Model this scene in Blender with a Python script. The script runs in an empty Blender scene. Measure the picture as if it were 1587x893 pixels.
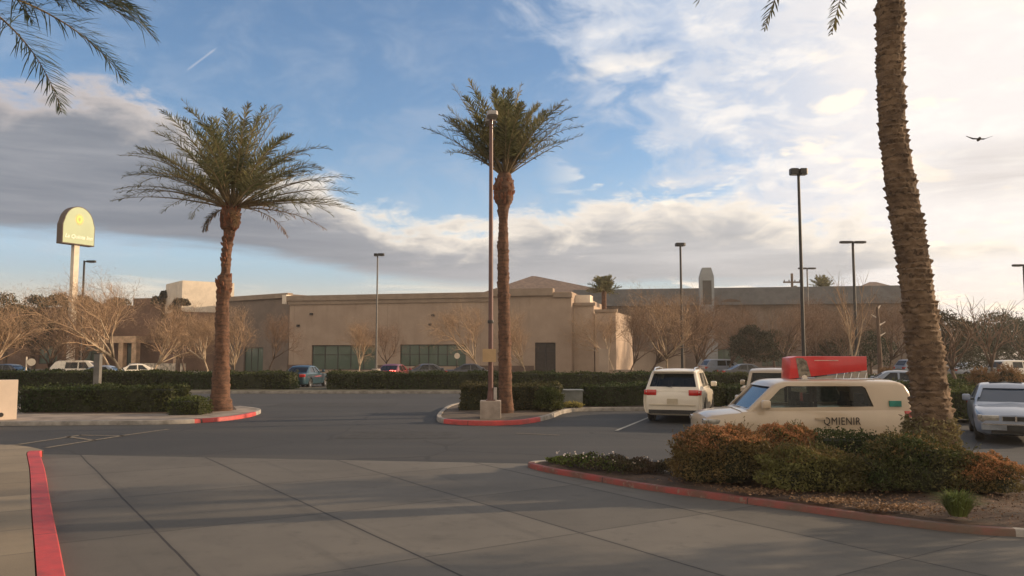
import bpy, bmesh, math, random
import numpy as np
from mathutils import Vector, Matrix
R = math.radians
PI = math.pi
S = bpy.context.scene
COL = S.collection
random.seed(7)
RNG = np.random.default_rng(11)

# ------------------------------------------------------------------ camera
CAM_H = 2.2
PITCH = R(4.66)
F = 1245.0
cam_d = bpy.data.cameras.new("camera")
cam_d.sensor_width = 36.0
cam_d.lens = 36.0 * F / 1587.0
cam_d.clip_start = 0.1
cam_d.clip_end = 3000
cam = bpy.data.objects.new("camera", cam_d)
COL.objects.link(cam)
cam.location = (0, 0, CAM_H)
cam.rotation_euler = (PI / 2 + PITCH, 0, 0)
S.camera = cam

# ------------------------------------------------------------------ sky, sun, exposure
SUN_AZ, SUN_EL = 76.0, 16.5
w = bpy.data.worlds.new("World")
S.world = w
w.use_nodes = True
NT = w.node_tree
NT.nodes.clear()


class X:
    """tiny expression helper around shader nodes"""
    def __init__(s, nt): s.nt = nt
    def n(s, t, **kw):
        nd = s.nt.nodes.new(t)
        for k, v in kw.items(): setattr(nd, k, v)
        return nd
    def put(s, sock, v):
        if hasattr(v, 'is_output'): s.nt.links.new(v, sock)
        elif isinstance(v, (tuple, list)) and sock.type == 'RGBA' and len(v) == 3: sock.default_value = (*v, 1)
        else: sock.default_value = v
    def m(s, op, a, b=0.0, c=0.0, clamp=False):
        nd = s.n('ShaderNodeMath', operation=op, use_clamp=clamp)
        s.put(nd.inputs[0], a); s.put(nd.inputs[1], b); s.put(nd.inputs[2], c)
        return nd.outputs[0]
    def step(s, v, a, b, lo=0.0, hi=1.0):
        nd = s.n('ShaderNodeMapRange', interpolation_type='SMOOTHSTEP')
        s.put(nd.inputs[0], v); s.put(nd.inputs[1], a); s.put(nd.inputs[2], b)
        s.put(nd.inputs[3], lo); s.put(nd.inputs[4], hi)
        return nd.outputs[0]
    def mix(s, f, a, b, bt='MIX'):
        nd = s.n('ShaderNodeMix', data_type='RGBA', blend_type=bt)
        s.put(nd.inputs[0], f); s.put(nd.inputs[6], a); s.put(nd.inputs[7], b)
        return nd.outputs[2]
    def noise(s, vec, scale, detail=4, rough=0.5, dist=0.0):
        nd = s.n('ShaderNodeTexNoise')
        if vec is not None: s.put(nd.inputs['Vector'], vec)
        nd.inputs['Scale'].default_value = scale
        nd.inputs['Detail'].default_value = detail
        nd.inputs['Roughness'].default_value = rough
        nd.inputs['Distortion'].default_value = dist
        return nd.outputs['Fac']
    def xyz(s, vec):
        nd = s.n('ShaderNodeSeparateXYZ'); s.put(nd.inputs[0], vec)
        return nd.outputs[0], nd.outputs[1], nd.outputs[2]
    def vec(s, x, y, z):
        nd = s.n('ShaderNodeCombineXYZ')
        s.put(nd.inputs[0], x); s.put(nd.inputs[1], y); s.put(nd.inputs[2], z)
        return nd.outputs[0]
    def ramp(s, f, stops):
        nd = s.n('ShaderNodeValToRGB'); s.put(nd.inputs[0], f)
        el = nd.color_ramp.elements
        while len(el) < len(stops): el.new(0.5)
        for e, (p, c) in zip(el, stops):
            e.position = p
            e.color = (c, c, c, 1) if not isinstance(c, (tuple, list)) else (*c, 1)
        return nd.outputs[0]


x = X(NT)
tc = x.n('ShaderNodeTexCoord')
dx, dy, dz = x.xyz(tc.outputs['Generated'])
U = x.m('MULTIPLY', x.m('ARCTAN2', dx, dy), 180 / PI)          # azimuth, degrees, clockwise from north
V = x.m('MULTIPLY', x.m('ARCSINE', dz), 180 / PI)              # elevation, degrees
sky = x.n('ShaderNodeTexSky', sky_type='NISHITA', sun_disc=False)
sky.sun_elevation = R(SUN_EL)
sky.sun_rotation = R(SUN_AZ)
sky.altitude = 600
sky.air_density = 1.0
sky.dust_density = 1.0
sky.ozone_density = 1.5
SKY_K = 0.10
Un = x.m('DIVIDE', x.m('ADD', U, 40.0), 80.0, clamp=True)
# drifting layer coordinates: the cloud deck seen in perspective
den = x.m('ADD', x.m('MAXIMUM', dz, 0.0), 0.16)
P = x.vec(x.m('DIVIDE', dx, den), x.m('DIVIDE', dy, den), 0.0)
nb = x.noise(P, 1.6, 7, 0.55, 0.3)          # big billows
nf = x.noise(P, 6.0, 6, 0.6, 0.2)           # fine edges
ns = x.noise(x.vec(x.m('MULTIPLY', U, 0.035), x.m('MULTIPLY', V, 0.33), 3.0), 2.0, 6, 0.6, 0.4)   # streaks
ne = x.noise(x.vec(x.m('MULTIPLY', U, 0.16), x.m('MULTIPLY', V, 0.3), 1.0), 1.3, 6, 0.6, 0.5)
def px_el(px, py):
    az = math.atan((px - 793.5) / F)
    return math.degrees(math.atan((548 - py) / F * math.cos(az)))
def curve(pts):
    st = []
    for px, py in pts:
        az = math.degrees(math.atan((px - 793.5) / F))
        st.append(((az + 40) / 80, px_el(px, py) / 40))
    return x.m('MULTIPLY', x.ramp(Un, st), 40.0)
top = curve([(-40, 95), (150, 108), (255, 165), (310, 225), (420, 250), (530, 285), (640, 325), (800, 335), (940, 300), (1060, 290), (1230, 320), (1440, 345), (1640, 370)])
bot = curve([(-40, 358), (150, 368), (280, 385), (420, 400), (560, 425), (700, 440), (900, 448), (1300, 446), (1450, 410), (1640, 395)])
wob = x.m('ADD', x.m('MULTIPLY', x.m('SUBTRACT', ne, 0.5), 6.0), x.m('MULTIPLY', x.m('SUBTRACT', nf, 0.5), 3.0))
dtop = x.m('ADD', x.m('SUBTRACT', top, V), wob)                 # degrees below the ragged top edge
dbot = x.m('ADD', x.m('SUBTRACT', V, bot), x.m('MULTIPLY', x.m('SUBTRACT', ns, 0.5), 2.4))
bank = x.m('MULTIPLY', x.step(dtop, -0.2, 1.6), x.step(dbot, -0.25, 0.8))
right = x.step(U, -25.0, 30.0)
# brighter towards the sun side, grey bellies
belly = x.mix(right, (0.21, 0.235, 0.28), (0.50, 0.50, 0.51))
belly = x.mix(x.step(ns, 0.3, 0.75), belly, x.mix(right, (0.32, 0.335, 0.375), (0.70, 0.68, 0.67)))
crest = x.mix(x.step(U, -32.0, -8.0), (0.66, 0.58, 0.55), (1.05, 0.94, 0.80))
bankc = x.mix(x.step(x.m('ADD', dtop, x.m('MULTIPLY', nb, 2.0)), 1.0, 4.6), crest, belly)
# blue
skyc = x.n('ShaderNodeMix', data_type='RGBA', blend_type='MULTIPLY')
skyc.inputs[0].default_value = 1.0
NT.links.new(sky.outputs[0], skyc.inputs[6])
skyc.inputs[7].default_value = (SKY_K * 1.25, SKY_K * 1.45, SKY_K * 1.60, 1)
blue = skyc.outputs[2]
# thin veil of haze and cirrus in the blue
veil0 = x.m('MULTIPLY', x.step(ne, 0.38, 0.8), x.step(V, 30.0, 8.0, 0.15, 0.55))
c = x.mix(veil0, blue, (0.48, 0.54, 0.64))
c = x.mix(x.step(V, 16.0, 6.0, 0.0, 0.35), c, (0.55, 0.66, 0.78))
# low strip near the horizon: pale blue with cream streaks
low = x.step(V, 7.5, 3.0)
strip = x.mix(x.step(V, 6.5, 2.5), (0.38, 0.49, 0.55), (0.70, 0.64, 0.53))
strip = x.mix(x.step(ns, 0.5, 0.68), strip, (0.86, 0.76, 0.62))
c = x.mix(low, c, strip)
# high bright overcast towards the sun
slant = x.m('SUBTRACT', U, x.m('ADD', 2.0, x.m('MULTIPLY', x.m('SUBTRACT', 24.0, V), 0.72)))
slant = x.m('ADD', slant, x.m('MULTIPLY', x.m('SUBTRACT', ne, 0.5), 26.0))
slant = x.m('ADD', slant, x.m('MULTIPLY', x.m('SUBTRACT', nb, 0.5), 10.0))
hv = x.m('MULTIPLY', x.step(slant, -3.0, 9.0, 0.0, 0.93), x.step(U, 150.0, 90.0, 0.5, 1.0))
hc = x.mix(x.step(U, 8.0, 30.0), (0.62, 0.67, 0.76), (0.96, 0.89, 0.84))
hc = x.mix(x.m('MULTIPLY', x.step(ne, 0.56, 0.40, 0.0, 0.85), x.step(U, 27.0, 14.0)), hc, (0.52, 0.60, 0.74))
hc = x.mix(x.m('MULTIPLY', x.step(nb, 0.46, 0.34, 0.0, 0.5), x.step(U, 34.0, 20.0)), hc, (0.60, 0.64, 0.72))
hc = x.mix(x.step(nf, 0.45, 0.68, 0.0, 0.7), hc, (1.05, 0.98, 0.90))
c = x.mix(hv, c, hc)
# scattered small cumulus puffs
puff = x.m('MULTIPLY', x.step(x.noise(P, 3.1, 5, 0.5, 0.2), 0.56, 0.64), x.step(U, 1.0, 9.0))
puff = x.m('MULTIPLY', puff, x.step(V, 23.0, 17.0))
c = x.mix(x.m('MULTIPLY', puff, 0.85), c, (1.12, 1.0, 0.84))
c = x.mix(bank, c, bankc)
# grey smudge of cloud on the right
sm = x.m('MULTIPLY', x.step(x.m('ABSOLUTE', x.m('SUBTRACT', V, 11.2)), 2.4, 0.4), x.step(U, 24.0, 31.0))
c = x.mix(x.m('MULTIPLY', sm, x.step(ns, 0.3, 0.6, 0.2, 0.7)), c, (0.60, 0.56, 0.54))
# old contrail
def azel(px, py): return math.degrees(math.atan((px - 793.5) / F)), px_el(px, py)
(a0, e0), (a1, e1) = azel(274, 101), azel(326, 60)
L_ = math.hypot(a1 - a0, e1 - e0); ux, uy = (a1 - a0) / L_, (e1 - e0) / L_
da, de = x.m('SUBTRACT', U, a0), x.m('SUBTRACT', V, e0)
along = x.m('ADD', x.m('MULTIPLY', da, ux), x.m('MULTIPLY', de, uy))
perp = x.m('ABSOLUTE', x.m('SUBTRACT', x.m('MULTIPLY', da, uy), x.m('MULTIPLY', de, ux)))
tr = x.m('MULTIPLY', x.step(perp, 0.11, 0.0), x.m('MULTIPLY', x.step(along, 0.0, 0.5), x.step(along, L_, L_ - 0.6)))
c = x.mix(x.m('MULTIPLY', tr, 0.32), c, (0.75, 0.72, 0.75))
# unseen warm cloud bank added behind the camera for warm fill light
fill_clouds = x.m('MULTIPLY', x.step(x.m('ABSOLUTE', U), 55.0, 95.0), x.m('MULTIPLY', x.step(V, 62.0, 40.0), x.step(V, -2.0, 4.0)))
fill_clouds = x.m('MULTIPLY', fill_clouds, x.step(nb, 0.30, 0.62, 0.55, 1.0))
c = x.mix(fill_clouds, c, (1.05, 0.88, 0.68))
bg = x.n('ShaderNodeBackground')
# clouds were mixed at display brightness: the Background runs at 0.1
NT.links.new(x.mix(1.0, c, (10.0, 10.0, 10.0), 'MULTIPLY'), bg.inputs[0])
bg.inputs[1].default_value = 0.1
wo = x.n('ShaderNodeOutputWorld')
NT.links.new(bg.outputs[0], wo.inputs[0])
w.cycles.sampling_method = 'MANUAL'
w.cycles.sample_map_resolution = 512

sl = bpy.data.lights.new("sun", 'SUN')
sl.energy = 5.0
sl.angle = R(0.6)
sl.color = (1.0, 0.74, 0.48)
so = bpy.data.objects.new("sun", sl)
COL.objects.link(so)
sd = Vector((math.sin(R(SUN_AZ)) * math.cos(R(SUN_EL)), math.cos(R(SUN_AZ)) * math.cos(R(SUN_EL)), math.sin(R(SUN_EL))))
so.rotation_euler = sd.to_track_quat('Z', 'Y').to_euler()
so.location = (60, 20, 40)
S.view_settings.view_transform = 'Standard'
S.view_settings.look = 'None'
S.view_settings.exposure = 0.12
S.view_settings.gamma = 1.0
S.view_settings.use_curve_mapping = False
S.render.engine = 'CYCLES'
S.cycles.max_bounces = 6
S.cycles.diffuse_bounces = 3
S.cycles.glossy_bounces = 3
S.cycles.transmission_bounces = 4
S.cycles.transparent_max_bounces = 12
S.cycles.use_denoising = True

# ------------------------------------------------------------------ placing helpers
def ray(px, py):
    a, b = (px - 793.5) / F, (446.5 - py) / F
    return Vector((a, math.cos(PITCH) - b * math.sin(PITCH), math.sin(PITCH) + b * math.cos(PITCH)))
def G(px, py, z=0.0):
    d = ray(px, py); t = (z - CAM_H) / d.z
    return Vector((d.x * t, d.y * t, z))
def D(px, py, Y):
    d = ray(px, py); t = Y / d.y
    return Vector((d.x * t, Y, CAM_H + d.z * t))
def XA(px, Y, py=560): return D(px, py, Y).x
def ZA(py, Y): return D(793.5, py, Y).z

# ------------------------------------------------------------------ materials
MATS = {}
def mat(name, col, rough=0.8, var=0.15, scale=4.0, metal=0.0, bump=0.0, bscale=None, coat=0.0, col2=None, island=0.0, spec=None, detail=4):
    if name in MATS: return MATS[name]
    m = bpy.data.materials.new(name); m.use_nodes = True
    nt = m.node_tree; b = nt.nodes['Principled BSDF']; e = X(nt)
    b.inputs['Roughness'].default_value = rough
    b.inputs['Metallic'].default_value = metal
    b.inputs['Coat Weight'].default_value = coat
    b.inputs['Coat Roughness'].default_value = 0.06
    if spec is not None: b.inputs['Specular IOR Level'].default_value = spec
    t = e.n('ShaderNodeTexCoord')
    v = t.outputs['Object']
    nz = e.noise(v, scale, detail, 0.6)
    c2 = col2 if col2 else tuple(k * (1 - 2 * var) for k in col)
    c1 = col if col2 else tuple(min(1, k * (1 + var)) for k in col)
    out = e.mix(e.step(nz, 0.3, 0.7), c1, c2)
    if island:
        g = e.n('ShaderNodeNewGeometry')
        r = e.m('MULTIPLY_ADD', g.outputs['Random Per Island'], 2 * island, 1 - island)
        out = e.mix(1.0, out, e.vec(r, r, r), 'MULTIPLY')
    nt.links.new(out, b.inputs['Base Color'])
    if bump:
        bn = e.n('ShaderNodeBump'); bn.inputs['Strength'].default_value = bump
        bn.inputs['Distance'].default_value = 0.02
        nt.links.new(e.noise(v, bscale or scale * 6, 5, 0.6), bn.inputs['Height'])
        nt.links.new(bn.outputs[0], b.inputs['Normal'])
    MATS[name] = m
    return m

def leafmat(name, c1, c2, trans=0.25, island=0.35, scale=1.5):
    """two sided leaf: mostly diffuse with a little light coming through"""
    if name in MATS: return MATS[name]
    m = mat(name, c1, 0.75, col2=c2, scale=scale, island=island, spec=0.25)
    nt = m.node_tree; b = nt.nodes['Principled BSDF']; o = nt.nodes['Material Output']
    src = b.inputs['Base Color'].links[0].from_socket
    t = nt.nodes.new('ShaderNodeBsdfTranslucent'); nt.links.new(src, t.inputs[0])
    mx = nt.nodes.new('ShaderNodeMixShader'); mx.inputs[0].default_value = trans
    nt.links.new(b.outputs[0], mx.inputs[1]); nt.links.new(t.outputs[0], mx.inputs[2])
    nt.links.new(mx.outputs[0], o.inputs[0])
    return m

def glassmat(name, tint=(0.02, 0.025, 0.03), clear=0.45):
    """car and shop glass: dark tint, partly see-through, sharp reflections"""
    if name in MATS: return MATS[name]
    m = bpy.data.materials.new(name); m.use_nodes = True
    nt = m.node_tree; b = nt.nodes['Principled BSDF']; o = nt.nodes['Material Output']; e = X(nt)
    b.inputs['Base Color'].default_value = (*tint, 1)
    b.inputs['Roughness'].default_value = 0.05
    tr = nt.nodes.new('ShaderNodeBsdfTransparent')
    tr.inputs[0].default_value = (0.75, 0.85, 0.80, 1)
    mx = nt.nodes.new('ShaderNodeMixShader')
    fr = nt.nodes.new('ShaderNodeFresnel'); fr.inputs[0].default_value = 1.5
    nt.links.new(e.m('SUBTRACT', 1.0, e.m('MULTIPLY', e.m('SUBTRACT', 1.0, fr.outputs[0]), clear)), mx.inputs[0])
    nt.links.new(tr.outputs[0], mx.inputs[1]); nt.links.new(b.outputs[0], mx.inputs[2])
    nt.links.new(mx.outputs[0], o.inputs[0])
    MATS[name] = m
    return m

def emis(name, col, s):
    if name in MATS: return MATS[name]
    m = bpy.data.materials.new(name); m.use_nodes = True
    b = m.node_tree.nodes['Principled BSDF']
    b.inputs['Base Color'].default_value = (*col, 1)
    b.inputs['Emission Color'].default_value = (*col, 1)
    b.inputs['Emission Strength'].default_value = s
    MATS[name] = m
    return m

# ------------------------------------------------------------------ mesh helpers
class MB:
    def __init__(s): s.v = []; s.f = []
    def add(s, vs, fs):
        o = len(s.v); s.v += [tuple(p) for p in vs]; s.f += [tuple(i + o for i in f) for f in fs]
        return s
    def box(s, x0, x1, y0, y1, z0, z1, M=None):
        vs = [Vector(p) for p in ((x0, y0, z0), (x1, y0, z0), (x1, y1, z0), (x0, y1, z0), (x0, y0, z1), (x1, y0, z1), (x1, y1, z1), (x0, y1, z1))]
        if M is not None: vs = [M @ p for p in vs]
        return s.add(vs, [(0, 3, 2, 1), (4, 5, 6, 7), (0, 1, 5, 4), (1, 2, 6, 5), (2, 3, 7, 6), (3, 0, 4, 7)])
    def tube(s, pts, rad, n=8, cap=True):
        pts = [Vector(p) for p in pts]
        if not hasattr(rad, '__len__'): rad = [rad] * len(pts)
        rings = []; up = Vector((0.13, 0.21, 1)).normalized()
        for i, p in enumerate(pts):
            t = (pts[min(i + 1, len(pts) - 1)] - pts[max(i - 1, 0)])
            t = t.normalized() if t.length > 1e-9 else Vector((0, 0, 1))
            a = t.cross(up)
            if a.length < 0.15: a = t.cross(Vector((1, 0, 0)))
            a.normalize(); b = t.cross(a)
            rings.append([p + (a * math.cos(2 * PI * k / n) + b * math.sin(2 * PI * k / n)) * rad[i] for k in range(n)])
        vs = [q for r in rings for q in r]; fs = []
        for i in range(len(pts) - 1):
            for k in range(n):
                k2 = (k + 1) % n
                fs.append((i * n + k, i * n + k2, (i + 1) * n + k2, (i + 1) * n + k))
        if cap:
            fs.append(tuple(range(n))[::-1]); fs.append(tuple(range((len(pts) - 1) * n, len(pts) * n)))
        return s.add(vs, fs)
    def prism(s, poly, z0, z1, M=None):
        """poly: list of (x,y); extruded along z"""
        n = len(poly)
        vs = [Vector((p[0], p[1], z0)) for p in poly] + [Vector((p[0], p[1], z1)) for p in poly]
        if M is not None: vs = [M @ p for p in vs]
        fs = [tuple(range(n))[::-1], tuple(range(n, 2 * n))] + [(i, (i + 1) % n, n + (i + 1) % n, n + i) for i in range(n)]
        return s.add(vs, fs)
    def lathe(s, prof, n=24, M=None, close=False):
        """prof: list of (r, h) around z"""
        vs = []
        for r, h in prof:
            for k in range(n):
                a = 2 * PI * k / n
                vs.append(Vector((r * math.cos(a), r * math.sin(a), h)))
        if M is not None: vs = [M @ p for p in vs]
        fs = []
        m_ = len(prof)
        for i in range(m_ - 1 + (1 if close else 0)):
            j = (i + 1) % m_
            for k in range(n):
                k2 = (k + 1) % n
                fs.append((i * n + k, i * n + k2, j * n + k2, j * n + k))
        return s.add(vs, fs)
    def mesh(s, name):
        me = bpy.data.meshes.new(name)
        me.from_pydata(s.v, [], s.f); me.update()
        return me

def obj(name, mb, m=None, parent=None, smooth=False, fix=True):
    me = mb.mesh(name) if isinstance(mb, MB) else mb
    if m is not None:
        me.materials.clear(); me.materials.append(m)
    if fix:
        bm = bmesh.new(); bm.from_mesh(me); bmesh.ops.recalc_face_normals(bm, faces=bm.faces); bm.to_mesh(me); bm.free()
    if smooth:
        me.polygons.foreach_set('use_smooth', [True] * len(me.polygons))
        try: me.set_sharp_from_angle(angle=R(smooth if smooth is not True else 40))
        except Exception: pass
    o = bpy.data.objects.new(name, me)
    COL.objects.link(o)
    if parent is not None: o.parent = parent
    return o

def tag(o, label=None, cat=None, group=None, kind=None):
    if label: o['label'] = label
    if cat: o['category'] = cat
    if group: o['group'] = group
    if kind: o['kind'] = kind
    return o
def thing(name, label, cat, loc=(0, 0, 0), rz=0.0, group=None):
    o = bpy.data.objects.new(name, None); COL.objects.link(o)
    o.empty_display_size = 0.2
    o.location = loc; o.rotation_euler = (0, 0, rz)
    return tag(o, label, cat, group)
def struct(name, mb, m, **k):
    return tag(obj(name, mb, m, **k), kind='structure')
def copy_tree(o, parent=None):
    c_ = o.copy(); COL.objects.link(c_)
    if parent is not None: c_.parent = parent
    for ch in [q for q in bpy.data.objects if q.parent == o and q is not c_]: copy_tree(ch, c_)
    return c_

def quads_mesh(name, V4):
    """V4: (n,4,3) numpy array of separate quads"""
    n = len(V4)
    me = bpy.data.meshes.new(name)
    me.vertices.add(n * 4); me.vertices.foreach_set('co', V4.reshape(-1).astype(np.float32))
    me.loops.add(n * 4); me.loops.foreach_set('vertex_index', np.arange(n * 4, dtype=np.int32))
    me.polygons.add(n); me.polygons.foreach_set('loop_start', np.arange(0, n * 4, 4, dtype=np.int32))
    me.polygons.foreach_set('loop_total', np.full(n, 4, dtype=np.int32))
    me.update(calc_edges=True)
    return me

def leaf_quads(P, size, aspect=0.45, nrm=None, flat=0.0, rng=RNG):
    """one pointed leaf per point; nrm biases the direction the leaf grows in"""
    n = len(P)
    d = rng.normal(size=(n, 3)); d /= np.linalg.norm(d, axis=1)[:, None]
    if nrm is not None: d = d + nrm * 0.9
    if flat: d[:, 2] *= (1 - flat)
    d /= np.linalg.norm(d, axis=1)[:, None]
    r = rng.normal(size=(n, 3)); s_ = np.cross(d, r); s_ /= np.linalg.norm(s_, axis=1)[:, None]
    L = (size * rng.uniform(0.6, 1.3, n))[:, None]
    a = P - d * L * 0.5; b = P + s_ * L * aspect * 0.5; c_ = P + d * L * 0.5; e = P - s_ * L * aspect * 0.5
    return np.stack([a, b, c_, e], 1)

def tri_join(me_list, name):
    bm = bmesh.new()
    for me in me_list: bm.from_mesh(me)
    out = bpy.data.meshes.new(name); bm.to_mesh(out); bm.free()
    return out

def bake(o, mods):
    """apply modifiers to a temporary object and hand back the mesh"""
    for t, kw in mods:
        md = o.modifiers.new(t, t)
        for k, v in kw.items(): setattr(md, k, v)
    dg = bpy.context.evaluated_depsgraph_get()
    me = bpy.data.meshes.new_from_object(o.evaluated_get(dg))
    return me
def tmp(mb, name='tmp'):
    o = obj(name, mb)
    return o
def kill(*os_):
    for o in os_: bpy.data.objects.remove(o, do_unlink=True)

def text_mesh(s, size, depth=0.004, bold=0.0, shear=0.0, align='CENTER', space=1.0):
    cu = bpy.data.curves.new('text', 'FONT')
    cu.body = s; cu.size = size; cu.extrude = depth; cu.offset = bold; cu.shear = shear
    cu.align_x = align; cu.align_y = 'CENTER'; cu.space_character = space
    o = bpy.data.objects.new('text', cu); COL.objects.link(o)
    dg = bpy.context.evaluated_depsgraph_get()
    me = bpy.data.meshes.new_from_object(o.evaluated_get(dg))
    bpy.data.objects.remove(o, do_unlink=True)
    return me

# ------------------------------------------------------------------ ground
def asphalt_mat():
    m = bpy.data.materials.new('asphalt'); m.use_nodes = True
    nt = m.node_tree; b = nt.nodes['Principled BSDF']; e = X(nt)
    v = e.n('ShaderNodeTexCoord').outputs['Object']
    px_, py_, pz_ = e.xyz(v)
    big = e.noise(v, 0.12, 5, 0.6); med = e.noise(v, 0.9, 5, 0.65); fine = e.noise(v, 90, 2, 0.6)
    tr = e.noise(e.vec(e.m('MULTIPLY', px_, 0.05), e.m('MULTIPLY', py_, 0.9), 0.0), 1.0, 4, 0.6)
    c_ = e.mix(e.step(big, 0.35, 0.65), (0.032, 0.032, 0.033), (0.020, 0.021, 0.023))
    c_ = e.mix(e.step(tr, 0.45, 0.75, 0.0, 0.5), c_, (0.060, 0.054, 0.046))
    c_ = e.mix(e.step(med, 0.6, 0.8, 0.0, 0.5), c_, (0.022, 0.022, 0.023))
    c_ = e.mix(e.step(fine, 0.55, 0.8, 0.0, 0.35), c_, (0.15, 0.14, 0.13))
    # sealed cracks
    vo = e.n('ShaderNodeTexVoronoi', feature='DISTANCE_TO_EDGE'); vo.inputs['Scale'].default_value = 0.22
    dn = e.n('ShaderNodeTexNoise'); dn.inputs['Scale'].default_value = 0.8; nt.links.new(v, dn.inputs['Vector'])
    nt.links.new(e.mix(0.35, v, dn.outputs['Color'], 'ADD'), vo.inputs['Vector'])
    c_ = e.mix(e.step(vo.outputs['Distance'], 0.010, 0.004, 0.0, 0.8), c_, (0.016, 0.016, 0.017))
    nt.links.new(c_, b.inputs['Base Color'])
    b.inputs['Roughness'].default_value = 0.85
    bn = e.n('ShaderNodeBump'); bn.inputs['Strength'].default_value = 0.35; bn.inputs['Distance'].default_value = 0.01
    nt.links.new(fine, bn.inputs['Height']); nt.links.new(bn.outputs[0], b.inputs['Normal'])
    return m
M_ASPH = asphalt_mat()

def concrete_mat(name, base, u0, us, w0, ws, dirt=0.5, joint=0.016, cross=0.008):
    m = bpy.data.materials.new(name); m.use_nodes = True
    nt = m.node_tree; b = nt.nodes['Principled BSDF']; e = X(nt)
    v = e.n('ShaderNodeTexCoord').outputs['Object']
    dn = e.n('ShaderNodeTexNoise'); dn.inputs['Scale'].default_value = 0.5; dn.inputs['Detail'].default_value = 6
    nt.links.new(v, dn.inputs['Vector'])
    px_, py_, pz_ = e.xyz(v)
    wv = e.m('MULTIPLY', e.m('SUBTRACT', dn.outputs['Fac'], 0.5), 0.06)
    u = e.m('ADD', e.m('ADD', e.m('MULTIPLY', px_, 0.835), e.m('MULTIPLY', py_, 0.55)), wv)
    q = e.m('ADD', e.m('ADD', e.m('MULTIPLY', px_, -0.55), e.m('MULTIPLY', py_, 0.835)), wv)
    uu = e.m('DIVIDE', e.m('SUBTRACT', u, u0), us); qq = e.m('DIVIDE', e.m('SUBTRACT', q, w0), ws)
    du = e.m('MULTIPLY', e.m('ABSOLUTE', e.m('SUBTRACT', uu, e.m('ROUND', uu))), us)
    dq = e.m('MULTIPLY', e.m('ABSOLUTE', e.m('SUBTRACT', qq, e.m('ROUND', qq))), ws)
    cell = e.n('ShaderNodeTexWhiteNoise', noise_dimensions='2D')
    nt.links.new(e.vec(e.m('FLOOR', uu), e.m('FLOOR', qq), 0.0), cell.inputs[0])
    big = e.noise(v, 0.35, 6, 0.6); med = e.noise(v, 2.5, 5, 0.7); fine = e.noise(v, 60, 3, 0.6)
    c_ = e.mix(e.step(big, 0.3, 0.7), base, tuple(k * 0.72 for k in base))
    tone = e.m('MULTIPLY_ADD', cell.outputs[0], 0.34, 0.80)
    c_ = e.mix(1.0, c_, e.vec(tone, tone, tone), 'MULTIPLY')
    c_ = e.mix(e.step(med, 0.5, 0.8, 0.0, dirt), c_, tuple(k * 0.5 for k in base))
    # oil drips and tyre dirt
    sp = e.noise(v, 5.0, 3, 0.5)
    c_ = e.mix(e.step(sp, 0.70, 0.80, 0.0, 0.6), c_, (0.05, 0.045, 0.04))
    c_ = e.mix(e.step(fine, 0.5, 0.8, 0.0, 0.25), c_, tuple(min(1, k * 1.5) for k in base))
    tm_ = e.noise(e.vec(e.m('MULTIPLY', px_, 0.22), e.m('MULTIPLY', py_, 1.6), 2.0), 1.0, 5, 0.65)
    c_ = e.mix(e.step(tm_, 0.52, 0.75, 0.0, 0.35), c_, tuple(k * 0.45 for k in base))
    tm2 = e.noise(e.vec(e.m('MULTIPLY', u, 2.2), e.m('MULTIPLY', q, 0.16), 5.0), 1.0, 4, 0.6)
    c_ = e.mix(e.step(tm2, 0.56, 0.72, 0.0, 0.30), c_, tuple(k * 0.4 for k in base))
    near = e.m('MAXIMUM', e.step(du, 0.10, 0.0), e.m('MULTIPLY', e.step(dq, 0.06, 0.0), 0.6))
    c_ = e.mix(e.m('MULTIPLY', near, 0.35), c_, tuple(k * 0.55 for k in base))
    jt = e.m('MAXIMUM', e.step(du, joint, joint * 0.6), e.m('MULTIPLY', e.step(dq, cross, cross * 0.5), 0.8))
    c_ = e.mix(jt, c_, (0.022, 0.018, 0.016))
    nt.links.new(c_, b.inputs['Base Color'])
    b.inputs['Roughness'].default_value = 0.8
    bn = e.n('ShaderNodeBump'); bn.inputs['Strength'].default_value = 0.3; bn.inputs['Distance'].default_value = 0.01
    nt.links.new(e.m('SUBTRACT', e.m('MULTIPLY', fine, 0.4), e.m('MULTIPLY', jt, 1.0)), bn.inputs['Height'])
    nt.links.new(bn.outputs[0], b.inputs['Normal'])
    return m
M_CONC = concrete_mat('concrete_apron', (0.118, 0.106, 0.088), 1.9, 2.17, 7.95, 2.9, 0.75, 0.018, 0.014)
M_WALK = concrete_mat('concrete_walk', (0.25, 0.20, 0.135), -3.0, 60.0, 7.2, 1.35, 0.3)
M_KERB = mat('kerb_concrete', (0.30, 0.27, 0.235), 0.85, 0.2, 3.0, bump=0.3)
M_RED = mat('red_kerb_paint', (0.50, 0.050, 0.045), 0.6, scale=3.0, col2=(0.34, 0.045, 0.042), bump=0.2, bscale=30)
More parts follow.
